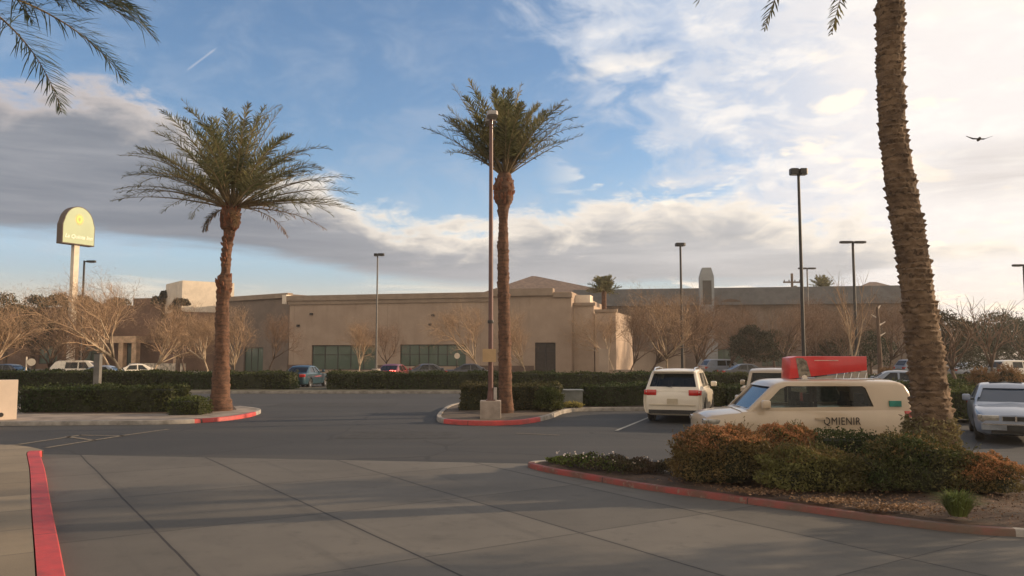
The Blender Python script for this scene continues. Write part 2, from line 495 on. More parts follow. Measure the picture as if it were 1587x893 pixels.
def chipped(m, amt, under, fade=False):
    nt = m.node_tree; b = nt.nodes['Principled BSDF']; e = X(nt); src = b.inputs['Base Color'].links[0].from_socket
    v = e.n('ShaderNodeTexCoord').outputs['Object']
    ch = e.m('MULTIPLY', e.step(e.noise(v, 14.0, 6, .75), 1.0 - amt, 1.08 - amt), e.step(e.noise(v, 1.1, 3, .5), .35, .6, .2, 1.0))
    c_ = e.mix(ch, src, under)
    px_, py_, pz_ = e.xyz(v)
    q = e.m('DIVIDE', e.m('ADD', e.m('MULTIPLY', px_, -.55), e.m('MULTIPLY', py_, .835)), 2.7)
    d = e.m('ABSOLUTE', e.m('SUBTRACT', q, e.m('ROUND', q)))
    c_ = e.mix(e.step(d, .0045, .002), c_, (.03, .02, .02))
    c_ = e.mix(e.step(e.noise(v, 3.0, 5, .7), .55, .8, 0, .5), c_, (.12, .05, .04))
    if fade: c_ = e.mix(e.m('MULTIPLY', e.step(px_, 2.2, 5.6), e.step(e.noise(v, 2.5, 5, .7), .25, .6, .55, 1.0)), c_, (.13, .085, .06))
    nt.links.new(c_, b.inputs['Base Color'])
chipped(M_RED, .40, (.32, .22, .19))
M_RED_SHADED_WORN = mat('shaded_worn_red_kerb_paint', (0.34, 0.05, 0.045), 0.75, scale=2.2, col2=(0.15, 0.07, 0.05), bump=0.4, bscale=20, detail=8)  # duller red puts the island's shade into the paint; chips and fading are wear
chipped(M_RED_SHADED_WORN, .46, (.22, .15, .11), True)
M_SOIL = mat('mulch_soil', (0.105, 0.060, 0.038), 0.95, scale=5.0, col2=(0.045, 0.03, 0.02), bump=0.8, bscale=40, detail=8)
M_LINE = mat('worn_line_paint', (0.42, 0.40, 0.34), 0.8, scale=9.0, col2=(0.16, 0.15, 0.13), detail=8)
M_YLINE = mat('faded_crosswalk_paint', (0.22, 0.18, 0.12), 0.8, scale=7.0, col2=(0.09, 0.08, 0.065), detail=8)

def sheet(pts, z):
    return MB().add([(p[0], p[1], z) for p in pts], [tuple(range(len(pts)))])
g = MB(); N = 24
gx = [-1500, -300, -120, -60, -30, 0, 30, 60, 120, 300, 1500]; gy = [-300, -60, 0, 20, 40, 60, 90, 140, 300, 800, 2500]
vs = [(a, b, 0) for b in gy for a in gx]
g.add(vs, [(j * 11 + i, j * 11 + i + 1, (j + 1) * 11 + i + 1, (j + 1) * 11 + i) for j in range(10) for i in range(10)])
struct('ground', g, M_ASPH, fix=False)
struct('driveway_apron', sheet([(-30, 20.9), (-30, -20), (40, -20), (40, 8.6), (8.2, 9.55), (6.2, 9.95), (5.2, 10.35), (3.6, 11.9), (2.1, 13.3), (0.9, 14.9), (0.35, 15.9), (0.3, 16.3), (-6, 17.2), (-14, 18.35)], 0.004), M_CONC, fix=False)

def smooth_path(pts, n=6, closed=True):
    """Catmull-Rom through the points"""
    out = []; m_ = len(pts)
    rng_ = range(m_) if closed else range(m_ - 1)
    for i in rng_:
        p0, p1, p2, p3 = [Vector(pts[(i + k) % m_] if closed else pts[min(max(i + k, 0), m_ - 1)]) for k in (-1, 0, 1, 2)]
        for k in range(n):
            t = k / n
            out.append(0.5 * ((2 * p1) + (p2 - p0) * t + (2 * p0 - 5 * p1 + 4 * p2 - p3) * t * t + (3 * p1 - p0 - 3 * p2 + p3) * t ** 3))
    if not closed: out.append(Vector(pts[-1]))
    return out
def strip_kerb(path, width, h, closed=True, rnd=0.02):
    """kerb stone following the path; width goes to the left of travel"""
    m_ = len(path); prof = [(0, -0.02), (0.005, h - rnd), (rnd, h), (width, h), (width, -0.02)]
    vs = []; fs = []
    for i, p in enumerate(path):
        a = path[(i - 1) % m_] if (closed or i > 0) else p; b = path[(i + 1) % m_] if (closed or i < m_ - 1) else p
        t = Vector((b[0] - a[0], b[1] - a[1])).normalized(); nrm = Vector((-t.y, t.x))
        for (o_, z) in prof: vs.append((p[0] + nrm.x * o_, p[1] + nrm.y * o_, z))
    k = len(prof)
    for i in range(m_ if closed else m_ - 1):
        j = (i + 1) % m_
        for q in range(k - 1): fs.append((i * k + q, j * k + q, j * k + q + 1, i * k + q + 1))
    if not closed: fs += [tuple(range(k)), tuple(range((m_ - 1) * k, m_ * k))]
    return MB().add(vs, fs)

# near right planting island (counter-clockwise so the kerb goes inward)
isl = [(0.32, 15.95), (0.55, 15.25), (1.35, 14.2), (2.15, 13.2), (3.67, 11.75), (5.25, 10.25), (6.3, 9.8), (8.6, 9.3), (14.0, 8.8), (14.0, 13.5), (8.6, 14.0), (5.0, 14.2), (3.6, 14.4), (2.3, 15.1), (0.9, 16.1)]
pth = smooth_path(isl, 6)
tag(obj('planting_island_kerb', strip_kerb(pth[:36], 0.13, 0.09, False), M_RED_SHADED_WORN, smooth=50), kind='structure').name = 'red_kerb'
struct('kerb', strip_kerb(pth[35:] + pth[:1], 0.13, 0.09, False), M_KERB, smooth=50)
def inset(path, d_):
    out = []; m_ = len(path)
    for i, p in enumerate(path):
        a, b = path[i - 1], path[(i + 1) % m_]
        t = Vector((b[0] - a[0], b[1] - a[1])).normalized()
        out.append((p[0] - t.y * d_, p[1] + t.x * d_))
    return out
def soil_bed(path, z, amp, name, m, cell=0.18):
    """bumpy ground inside a closed path"""
    P_ = np.array([(p[0], p[1]) for p in path]); lo, hi = P_.min(0), P_.max(0)
    bm = bmesh.new()
    xs = np.arange(lo[0], hi[0] + cell, cell); ys = np.arange(lo[1], hi[1] + cell, cell)
    f = bm.faces.new([bm.verts.new((p[0], p[1], z)) for p in P_])
    for vals, ax in ((xs, 0), (ys, 1)):
        for v_ in vals:
            no = (1, 0, 0) if ax == 0 else (0, 1, 0); co = (v_, 0, 0) if ax == 0 else (0, v_, 0)
            bmesh.ops.bisect_plane(bm, geom=bm.verts[:] + bm.edges[:] + bm.faces[:], plane_co=co, plane_no=no)
    for v_ in bm.verts:
        if len(v_.link_faces) >= 3:
            v_.co.z += amp * (0.5 + 0.5 * math.sin(v_.co.x * 3.1 + 1.3 * math.sin(v_.co.y * 2.3))) + random.uniform(-0.3, 0.3) * amp
    me = bpy.data.meshes.new(name); bm.to_mesh(me); bm.free()
    return tag(obj(name, me, m, smooth=80), kind='structure')
soil_bed(inset(pth, 0.12), 0.07, 0.05, 'planting_soil', M_SOIL)

# left walkway with red kerb
wq = [G(px_, py_) for px_, py_ in ((98, 893), (80, 800), (70, 740), (62, 712))]
wd_ = (wq[0] - wq[2]).normalized()
wk = [tuple((wq[0] + wd_ * 6.5)[:2])] + [tuple(q_[:2]) for q_ in wq] + [(wq[3].x - .25, wq[3].y + .5), (-11.0, 18.25), (-12.0, 18.6), (-14.5, 19.2), (-18, 19.8)]
wp = smooth_path(wk, 6, False)
kb_outer = strip_kerb(wp[:28], 0.235, 0.14, False)
tag(obj('red_kerb', kb_outer, M_RED, smooth=50), kind='structure')
wi = []
for i, p in enumerate(wp):
    a, b = wp[max(i - 1, 0)], wp[min(i + 1, len(wp) - 1)]
    t = Vector((b[0] - a[0], b[1] - a[1])).normalized(); q = 0.25 if i < 28 else 0.0
    wi.append((p[0] - t.y * q, p[1] + t.x * q))
wi += [(-40, 19.0), (-40, -10), (-0.9, -10)]
struct('walkway', MB().prism(wi, -0.05, 0.136), M_WALK)

# far left island : sidewalk strip, red nose
li = [(-40, 25.0), (-18, 24.7), (-12.9, 25.0), (-10.9, 25.25), (-9.9, 25.8), (-9.25, 27.0), (-9.1, 28.6), (-9.5, 30.6), (-10.8, 32.2), (-14, 33), (-40, 33)]
lp = smooth_path(li[:-2], 6, False)
ns_ = len(lp)
struct('kerb', strip_kerb(lp[:24], 0.15, 0.13, False), M_KERB, smooth=50)
tag(obj('red_kerb', strip_kerb(lp[23:38], 0.15, 0.13, False), M_RED, smooth=50), kind='structure')
struct('kerb', strip_kerb(lp[37:], 0.15, 0.13, False), M_KERB, smooth=50)
M_WALK2 = mat('sidewalk_concrete', (0.27, 0.225, 0.185), 0.85, 0.18, 1.5, bump=0.2)
lpin = []
for i, p in enumerate(lp):
    a, b = lp[max(i - 1, 0)], lp[min(i + 1, ns_ - 1)]
    t = Vector((b[0] - a[0], b[1] - a[1])).normalized()
    lpin.append((p[0] - t.y * 0.15, p[1] + t.x * 0.15))
struct('sidewalk', MB().prism(lpin + [(-40, 32.9)], -0.05, 0.126), M_WALK2)
struct('planting_soil', MB().prism([(-17, 28.2), (-11.6, 28.2), (-10.6, 28.6), (-10.2, 30), (-11, 32), (-17, 32)], 0.1, 0.14), M_SOIL)

# middle island with nose, and the long planter ahead of the parking stalls
mi = [(-2.3, 25.9), (-1.2, 24.9), (-0.2, 24.95), (0.55, 25.6), (1.3, 27.4), (2.0, 30.0), (3.2, 31.0), (8, 31.1), (30, 31.3), (30, 35.6), (3, 35.4), (-1.2, 35.0), (-2.4, 33.5), (-2.6, 29)]
mp = smooth_path(mi, 6)
tag(obj('red_kerb', strip_kerb(mp[1:22], 0.15, 0.14, False), M_RED, smooth=50), kind='structure')
struct('kerb', strip_kerb(mp[21:] + mp[:2], 0.15, 0.14, False), M_KERB, smooth=50)
soil_bed(inset(mp, 0.14), 0.11, 0.03, 'planting_soil', mat('dry_soil', (0.12, 0.09, 0.065), 0.95, scale=3, col2=(0.07, 0.05, 0.035), bump=0.5), 0.5)

# back strip of worn grass with kerb, behind the cross lane
struct('kerb', MB().box(-45, 45, 44.6, 44.75, -0.02, 0.14), M_KERB)
M_TURF = mat('worn_turf', (0.055, 0.055, 0.028), 0.95, scale=1.2, col2=(0.09, 0.075, 0.045), bump=0.5)
struct('verge', MB().box(-45, 45, 44.752, 50.0, -0.02, 0.12), M_TURF)
# far parking lot verge in front of the store
struct('kerb', MB().box(-70, 60, 73.0, 73.2, -0.02, 0.15), M_KERB)
struct('store_sidewalk', MB().box(-70, 60, 73.202, 110.0, -0.02, 0.14), M_WALK2)

# repaired asphalt patches
M_PATCH = mat('asphalt_patch', (.030, .030, .031), .9, .2, 3.0, bump=.3, bscale=60)
for k_, (cx_, cy_, a_, b_) in enumerate(((-3.0, 22.0, 1.6, .9), (5.5, 21.0, 1.0, 1.5), (-7.5, 35.0, 2.6, 1.4), (-1.0, 40.5, 2.2, .8))):
    pp = [(cx_ + a_ * sx_ * (1 + .05 * math.sin(7 * k_ + j_)), cy_ + b_ * sy_ * (1 + .05 * math.cos(5 * k_ + j_))) for j_, (sx_, sy_) in enumerate(((-1, -1), (0, -1.04), (1, -.95), (1.03, .1), (.97, 1), (0, .97), (-1.02, 1), (-.98, 0)))]
    struct('asphalt_patch', sheet(pp, 0.004), M_PATCH, fix=False)
# painted lines
def paint(name, a, b, wd, m, z=0.009):
    a, b = Vector(a[:2]), Vector(b[:2]); t = (b - a).normalized(); n_ = Vector((-t.y, t.x)) * wd / 2
    return tag(obj(name, sheet([a - n_, b - n_, b + n_, a + n_], z), m, fix=False), kind='structure')
sdir = Vector((math.sin(R(20)), math.cos(R(20))))
for k, s0 in enumerate((G(955, 668), G(955, 668) + Vector((2.75, -0.3, 0)), G(955, 668) + Vector((5.5, -0.6, 0)), G(955, 668) + Vector((8.2, -0.9, 0)))):
    paint('parking_line', s0, Vector(s0[:2]) + sdir * (5.6 if k else 7.2), 0.10, M_LINE)
for a, b in (((71, 694.6), (201, 674)), ((201, 674), (262, 665.5)), ((0, 691), (28, 689.5)), ((28, 689.5), (124, 675)), ((124, 675), (193, 676)), ((103, 677), (146, 683)), ((-60, 693), (0, 691))):
    paint('crosswalk_line', G(*a), G(*b), 0.14, M_YLINE)
paint('lane_line', G(800, 672), G(868, 675), 0.10, M_YLINE)

# ------------------------------------------------------------------ plants: shared pieces
M_LEAF_D = leafmat('hedge_leaf', (0.030, 0.050, 0.014), (0.062, 0.068, 0.022), scale=.6)
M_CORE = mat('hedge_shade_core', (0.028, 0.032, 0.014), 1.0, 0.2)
M_LEAF_O = leafmat('olive_leaf', (0.21, 0.20, 0.065), (0.085, 0.075, 0.028))
M_LEAF_B = leafmat('brown_leaf', (0.19, 0.125, 0.048), (0.10, 0.085, 0.032))
M_LEAF_SUNTOP = leafmat('sun_orange_leaf', (0.46, 0.22, 0.10), (0.25, 0.14, 0.06))  # orange of the low sun on shrub tops, put into the leaf colour
M_LEAF_G = leafmat('fresh_leaf', (0.10, 0.14, 0.030), (0.16, 0.18, 0.05))
M_STEM = mat('woody_stem', (0.11, 0.08, 0.055), 0.9, 0.2)

def box_points(n, x0, x1, y0, y1, z0, z1, lump=0.09):
    """points over the skin of a clipped hedge (4 sides and top)"""
    dx_, dy_, dz_ = x1 - x0, y1 - y0, z1 - z0
    ar = np.array([dx_ * dz_, dx_ * dz_, dy_ * dz_, dy_ * dz_, dx_ * dy_]); ar = ar / ar.sum()
    fc = RNG.choice(5, n, p=ar); u, v = RNG.random(n), RNG.random(n)
    P_ = np.zeros((n, 3)); Nn = np.zeros((n, 3))
    for k in range(5):
        s_ = fc == k
        if k < 2: P_[s_] = np.stack([x0 + u[s_] * dx_, np.full(s_.sum(), y0 if k == 0 else y1), z0 + v[s_] * dz_], 1); Nn[s_] = (0, -1 if k == 0 else 1, 0)
        elif k < 4: P_[s_] = np.stack([np.full(s_.sum(), x0 if k == 2 else x1), y0 + u[s_] * dy_, z0 + v[s_] * dz_], 1); Nn[s_] = (-1 if k == 2 else 1, 0, 0)
        else: P_[s_] = np.stack([x0 + u[s_] * dx_, y0 + v[s_] * dy_, np.full(s_.sum(), z1)], 1); Nn[s_] = (0, 0, 1)
    q = np.sin(P_[:, 0] * 2.1 + P_[:, 2] * 3) * 0.5 + np.sin(P_[:, 0] * 0.9 + 2 * P_[:, 1]) * 0.5 + np.sin(P_[:, 0] * 5.3 + P_[:, 2] * 4.1) * .3
    P_ += Nn * (q * lump)[:, None] + RNG.normal(size=(n, 3)) * 0.03
    return P_, Nn
def hedge(px0, px1, y0, dep, z1, label, leaf=0.09, dens=260, m=None, m2=None, z0=0.1, group=None, xs=None, rz=0.0):
    if xs: x0, x1 = xs
    else: x0, x1 = XA(px0, y0), XA(px1, y0)
    cx_, cy_ = (x0 + x1) / 2, y0 + dep / 2; hx, hy = (x1 - x0) / 2, dep / 2
    t = thing('hedge', label, 'hedge', (cx_, cy_, z0), rz, group)
    h = z1 - z0
    cb = MB(); nseg = max(3, int(hx * 2 / 0.5))
    # filled dark inner body: the hedge's inner shade put into its colour
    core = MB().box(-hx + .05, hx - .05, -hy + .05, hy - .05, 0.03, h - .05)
    obj('shade_core', core, M_CORE, t)
    n = int(dens * (4 * hx * hy + 4 * (hx + hy) * h))
    P_, Nn = box_points(n, -hx, hx, -hy, hy, 0.02, h)
    k_ = int(n * .05); sx_ = RNG.uniform(-hx, hx, k_); gate = (np.sin(sx_ * 2.3 + y0) * np.sin(sx_ * .7 + 1)) > -.1
    T_ = np.stack([sx_, RNG.uniform(-hy, hy, k_), h + .02 + RNG.random(k_) ** 2 * .16 * min(1, h)], 1)[gate]
    P_ = np.concatenate([P_, T_]); Nn = np.concatenate([Nn, np.tile([0, 0, 1.0], (len(T_), 1))])
    me = quads_mesh('foliage', leaf_quads(P_, leaf, 0.6, Nn * 0.6))
    o = obj('foliage', me, m or M_LEAF_D, t, fix=False)
    return t

def blob_points(n, ellipsoids, shell=0.5):
    """points through the outer shell of several merged ellipsoids, none deep inside another"""
    out = []; nr = []
    vol = np.array([e[3] * e[4] + e[3] * e[5] + e[4] * e[5] for e in ellipsoids]); cnt = (n * vol / vol.sum()).astype(int)
    for (cx_, cy_, cz_, rx, ry, rz), k in zip(ellipsoids, cnt):
        d = RNG.normal(size=(k, 3)); d /= np.linalg.norm(d, axis=1)[:, None]
        d[:, 2] = np.where(d[:, 2] < -0.35, -d[:, 2], d[:, 2])
        lump = 1 + 0.13 * np.sin(d[:, 0] * 7 + cx_ * 3) * np.sin(d[:, 1] * 6 + 1) + 0.09 * np.sin(d[:, 2] * 11 + d[:, 0] * 5) + 0.07 * np.sin(d[:, 0] * 19 + cz_ * 9) * np.sin(d[:, 2] * 17 + d[:, 1] * 15)
        r = lump * (1 - shell * RNG.random(k) ** 2.2)
        p = d * r[:, None] * np.array([rx, ry, rz]) + np.array([cx_, cy_, cz_])
        keep = p[:, 2] > 0.02
        for e in ellipsoids:
            if e[:3] == (cx_, cy_, cz_): continue
            q = ((p - np.array(e[:3])) / (np.array(e[3:]) * 0.72)); keep &= (q ** 2).sum(1) > 1
        out.append(p[keep]); nr.append(d[keep])
    return np.concatenate(out), np.concatenate(nr)
def ellipsoid(mb, c, r, nu=14, nv=8, amp=0.06):
    vs = []; fs = []
    for j in range(nv + 1):
        th = PI * j / nv
        for i in range(nu):
            ph = 2 * PI * i / nu; k = 1 + random.uniform(-amp, amp)
            vs.append((c[0] + r[0] * k * math.sin(th) * math.cos(ph), c[1] + r[1] * k * math.sin(th) * math.sin(ph), max(0.0, c[2] + r[2] * k * math.cos(th))))
    for j in range(nv):
        for i in range(nu):
            fs.append((j * nu + i, j * nu + (i + 1) % nu, (j + 1) * nu + (i + 1) % nu, (j + 1) * nu + i))
    return mb.add(vs, fs)
def bush(x_, y_, ells, label, n, leaf, m, tipm=None, z0=0.13, tipn=0, name='shrub', aspect=0.5, tip_h=0.6, group=None):
    t = thing(name, label, 'shrub', (x_, y_, z0), 0, group)
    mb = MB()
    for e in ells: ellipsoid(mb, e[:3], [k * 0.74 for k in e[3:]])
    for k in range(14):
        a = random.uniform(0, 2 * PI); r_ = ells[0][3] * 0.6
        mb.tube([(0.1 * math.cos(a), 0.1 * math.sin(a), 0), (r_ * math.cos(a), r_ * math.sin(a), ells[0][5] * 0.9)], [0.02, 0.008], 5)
    obj('shade_core', mb, M_CORE, t)  # filled core and stems, inner shade put into their dark colour
    P_, Nn = blob_points(n, ells)
    S0, SN = blob_points(150, ells, 0.05)          # ragged shoots past the outline
    kk = 9; ln = RNG.uniform(.05, .20, len(S0)) * min(1.6, ells[0][3] * 1.6)
    dr_ = SN + RNG.normal(size=S0.shape) * .35 + np.array([0, 0, .35]); dr_ /= np.linalg.norm(dr_, axis=1)[:, None]
    SP = np.concatenate([S0 + dr_ * (ln * (j + .5) / kk)[:, None] + RNG.normal(size=S0.shape) * .008 for j in range(kk)])
    Q_ = np.concatenate([leaf_quads(P_, leaf, aspect, Nn * 0.8), leaf_quads(SP, leaf * .8, aspect, np.concatenate([dr_] * kk) * .9)])
    obj('foliage', quads_mesh('foliage', Q_), m, t, fix=False)
    tw = MB()
    for p_, d_, l_ in zip(S0, dr_, ln):
        a_ = Vector(p_ - d_ * .12); tw.tube([a_, Vector(p_ + d_ * l_)], [.004, .002], 3, cap=False)
    obj('twigs', tw, M_STEM, t, fix=False)['kind'] = 'stuff'
    if tipm:
        P_, Nn = blob_points(tipn * 2, ells, 0.06)
        zmax = max(e[2] + e[5] for e in ells)
        k = (Nn[:, 2] > tip_h) & (RNG.random(len(P_)) < 0.95)
        P_, Nn = P_[k], Nn[k]
        P_ = P_ + Nn * 0.025 + np.array([0, 0, 0.015])
        obj('top_tint_leaves', quads_mesh('top_tint_leaves', leaf_quads(P_, leaf * 0.9, aspect, Nn)), tipm, t, fix=False)  # tinted top leaf layer; the orange tint is low sunlight painted on
    return t

# ---------------------------------------------------------------- near island planting
bush(3.45, 13.45, [(0, 0, .28, .86, .62, .56), (.30, .1, .30, .62, .55, .52), (-.35, -.05, .2, .5, .5, .5)],
     'large rounded brown-green shrub with low-sun orange coloured onto its top in front of the cream car hood', 26000, .045, M_LEAF_B, M_LEAF_SUNTOP, tipn=9000)
bush(4.62, 13.85, [(0, 0, .3, .62, .40, .52), (.3, 0, .3, .35, .38, .50)],
     'shrub with bright low-sun orange coloured onto its top, just left of the low clipped hedge', 11000, .042, M_LEAF_O, M_LEAF_SUNTOP, tipn=9000, tip_h=0.3)
bush(4.62, 12.65, [(0, 0, .16, .82, .58, .47), (.45, .1, .12, .52, .5, .42)],
     'olive green leafy shrub in front of the cream car door, nearest the red kerb', 24000, .05, M_LEAF_O, M_LEAF_B, tipn=2500)
hedge(0, 0, 13.45, .6, .80, 'low dark clipped hedge below the side lettering of the cream car on the near island', .045, 1500, M_LEAF_D, z0=.12, xs=(5.05, 6.1))
bush(6.25, 12.6, [(0, 0, .25, .85, .6, .55), (.55, .1, .15, .5, .5, .45), (-.5, 0, .2, .45, .45, .45)],
     'dark green sprawling shrub in front of the thick palm trunk', 26000, .05, leafmat('deep_leaf', (.045, .07, .02), (.11, .095, .036)), M_LEAF_B, tipn=2500)
bush(7.25, 12.45, [(0, 0, .12, .50, .45, .40), (-.3, 0, .1, .4, .4, .36)],
     'small rounded shrub with crest coloured sunlit orange, rightmost on the near island', 12000, .04, M_LEAF_B, M_LEAF_SUNTOP, tipn=5000, tip_h=.2)

# ground cover bed at the nose of the island
def inpoly(P_, poly):
    px_, py_ = P_[:, 0], P_[:, 1]; ins = np.zeros(len(P_), bool); n = len(poly)
    for i in range(n):
        x1, y1 = poly[i][:2]; x2, y2 = poly[(i + 1) % n][:2]
        cnd = (y1 > py_) != (y2 > py_)
        with np.errstate(divide='ignore', invalid='ignore'):
            xi = (x2 - x1) * (py_ - y1) / (y2 - y1) + x1
        ins ^= cnd & (px_ < xi)
    return ins
gc = [(.62, 15.8), (.85, 15.25), (1.5, 14.35), (2.05, 13.95), (2.9, 14.0), (3.2, 14.3), (2.3, 14.95), (.95, 15.9)]
P_ = np.stack([RNG.uniform(.5, 3.3, 26000), RNG.uniform(13.8, 16, 26000)], 1); P_ = P_[inpoly(P_, gc)]
hgt = 0.13 + (0.16 + 0.07 * np.sin(P_[:, 0] * 9) * np.sin(P_[:, 1] * 7)) * RNG.random(len(P_)) ** 0.6 * np.clip((P_[:, 0] - .4) * 1.1, .35, 1)
P3 = np.column_stack([P_, hgt]); up = np.tile([0, 0, .8], (len(P3), 1))
left = RNG.random(len(P3)) * 1.6 + .5 > P3[:, 0]
t = thing('groundcover_bed', 'low groundcover with pale blossoms at the tip of the near island', 'ground cover', (0, 0, 0))
obj('green_leaves', quads_mesh('green_leaves', leaf_quads(P3[left], .05, .5, up[left])), M_LEAF_G, t, fix=False)['kind'] = 'stuff'
obj('dark_leaves', quads_mesh('dark_leaves', leaf_quads(P3[~left], .05, .5, up[~left])), leafmat('dull_leaf', (.05, .05, .025), (.10, .06, .04)), t, fix=False)['kind'] = 'stuff'
tp = P3[RNG.random(len(P3)) < .006]; tp[:, 2] = np.maximum(tp[:, 2], .30) + RNG.uniform(-.02, .05, len(tp))
obj('blossoms', quads_mesh('blossoms', leaf_quads(tp, .04, .9)), mat('blossom', (.75, .62, .52), .8, .1), t, fix=False)['kind'] = 'stuff'

# leaf litter
n = 6500
P_ = np.stack([RNG.uniform(1.8, 9.5, n), RNG.uniform(9.4, 13.6, n)], 1)
P_ = P_[inpoly(P_, inset(pth, .18))]
P3 = np.column_stack([P_, RNG.uniform(.125, .17, len(P_))])
tag(obj('leaf_litter', quads_mesh('leaf_litter', leaf_quads(P3, .035, .5, flat=.75)), leafmat('litter', (.20, .115, .065), (.085, .05, .032), .1, .6), fix=False), 'dry fallen leaves and wood chips scattered along the red kerb', 'leaf litter', kind='stuff')
n = 2200
P_ = np.stack([RNG.normal(0, 1, n), RNG.normal(0, 1, n)], 1)
cl = RNG.choice(3, n); cc = np.array([(4.45, 11.45), (5.0, 10.9), (3.6, 12.2)])[cl]
P_ = P_ * np.array([.32, .12]) + cc; P_ = P_[inpoly(P_, inset(pth, .05))]
P3 = np.column_stack([P_, RNG.uniform(.14, .17, len(P_))])
tag(obj('leaf_litter', quads_mesh('leaf_litter', leaf_quads(P3, .045, .6, flat=.7)), leafmat('pale_litter', (.34, .21, .115), (.17, .10, .055), .1, .5), fix=False), 'pale drift of fallen leaves against the inside of the red kerb', 'leaf litter', kind='stuff')

def grass_tuft(name, x_, y_, r, h, n, m, label, z0=.13, cat='grass tuft', droop=.5):
    Q = []
    for i in range(n):
        a = random.uniform(0, 2 * PI); rr = r * .35 * random.random() ** .5
        b0 = np.array([x_ + rr * math.cos(a), y_ + rr * math.sin(a), z0]); lean = random.uniform(.1, 1.1)
        hh = h * random.uniform(.5, 1.1); out = r * lean
        mid = b0 + np.array([math.cos(a) * out * .4, math.sin(a) * out * .4, hh * .7])
        tip = b0 + np.array([math.cos(a) * out, math.sin(a) * out, hh * (1 - droop * lean * .6)])
        sdv = np.array([-math.sin(a), math.cos(a), 0]) * .006
        Q.append([b0 - sdv, b0 + sdv, mid + sdv, mid - sdv]); Q.append([mid - sdv, mid + sdv, tip + sdv * .2, tip - sdv * .2])
    return tag(obj(name, quads_mesh(name, np.array(Q)), m, fix=False), label, cat)
grass_tuft('grass_tuft', 5.72, 10.5, .30, .34, 520, leafmat('grass_blade', (.17, .20, .05), (.10, .13, .035)), 'bright green grass tuft near the kerb at the front of the near island')
grass_tuft('grass_tuft', 9.15, 13.2, .40, .36, 420, MATS['grass_blade'], 'green grassy plant at the right edge beside the parked sedan')
grass_tuft('grass_tuft', 7.95, 13.3, .35, .22, 300, leafmat('dry_blade', (.22, .13, .06), (.12, .07, .04)), 'dry reddish grass clump behind the rightmost shrub', droop=.8)

# ---------------------------------------------------------------- hedges farther back
hedge(32, 268, 28.6, 1.7, ZA(603, 28.6), 'long front clipped hedge on the left island beside the cream wall', .10, 420)
hedge(262, 312, 27.4, .9, ZA(621, 27.4), 'small low clipped shrub hedge at the foot of the left palm', .07, 700, leafmat('mid_leaf', (.05, .07, .02), (.09, .10, .03)), z0=.12)
hedge(713, 868, 29.6, 1.3, ZA(598, 29.6), 'brown-green clipped hedge behind the middle palm and pole base', .09, 520, leafmat('brown_green_leaf', (.060, .060, .022), (.085, .070, .03)))
bush(XA(850, 29.2), 29.2, [(0, 0, .3, .5, .4, .55)], 'loose yellow-green bush at the right end of the middle island hedge', 5000, .08, leafmat('mid_leaf', (.05, .07, .02), (.09, .10, .03)))
hedge(906, 1120, 31.9, 1.4, ZA(598, 31.9), 'dark clipped hedge ahead of the parked white SUV', .10, 420)
hedge(1126, 1240, 31.9, 1.4, ZA(600, 31.9), 'dark clipped hedge beyond the beige pickup', .10, 380)
hedge(1245, 1500, 31.9, 1.4, ZA(594, 31.9), 'dark clipped hedge behind the thick palm trunk and the van roof', .10, 380)
hedge(1455, 1700, 25.6, 1.5, ZA(606, 25.6), 'green hedge row behind the silver sedan', .09, 380, MATS['mid_leaf'])
hedge(-90, 245, 47.2, 2.0, ZA(577, 47.2), 'far left stretch of the long back hedge, behind the front hedge', .14, 190)
hedge(250, 450, 47.2, 2.0, ZA(579, 47.2), 'stretch of back hedge behind the left palm, ending at the teal car', .14, 190)
hedge(506, 862, 47.2, 2.0, ZA(579, 47.2), 'long back hedge between the teal car and the middle palm, under the shop windows', .14, 190)
hedge(864, 1160, 46.2, 1.8, ZA(580, 46.2), 'back hedge right of the middle palm with pale trimmed top', .14, 190)
hedge(1162, 1700, 45.6, 1.8, ZA(584, 45.6), 'back hedge running on behind the parked cars to the right edge', .14, 150)
bush(XA(1452, 29), 29, [(0, 0, .5, .9, .8, .8), (.7, 0, .4, .8, .7, .6)], 'loose green bush just right of the thick palm trunk', 7000, .09, MATS['mid_leaf'])
M_TANB = leafmat('tan_brush', (.32, .19, .09), (.18, .11, .055))
for px_, yy, s_, lb in ((1375, 40, .75, 'tan dry ornamental grass clump left of the thick palm trunk'), (1520, 36, .8, 'tan dry brush clump above the silver sedan roof'), (1560, 36, .9, 'tan dry brush clump at the right, beyond the silver sedan')):
    bush(XA(px_, yy), yy, [(0, 0, .6 * s_, .75 * s_, .6 * s_, 1.15 * s_)], lb, 2600, .12, M_TANB, name='brush_clump', aspect=.25)

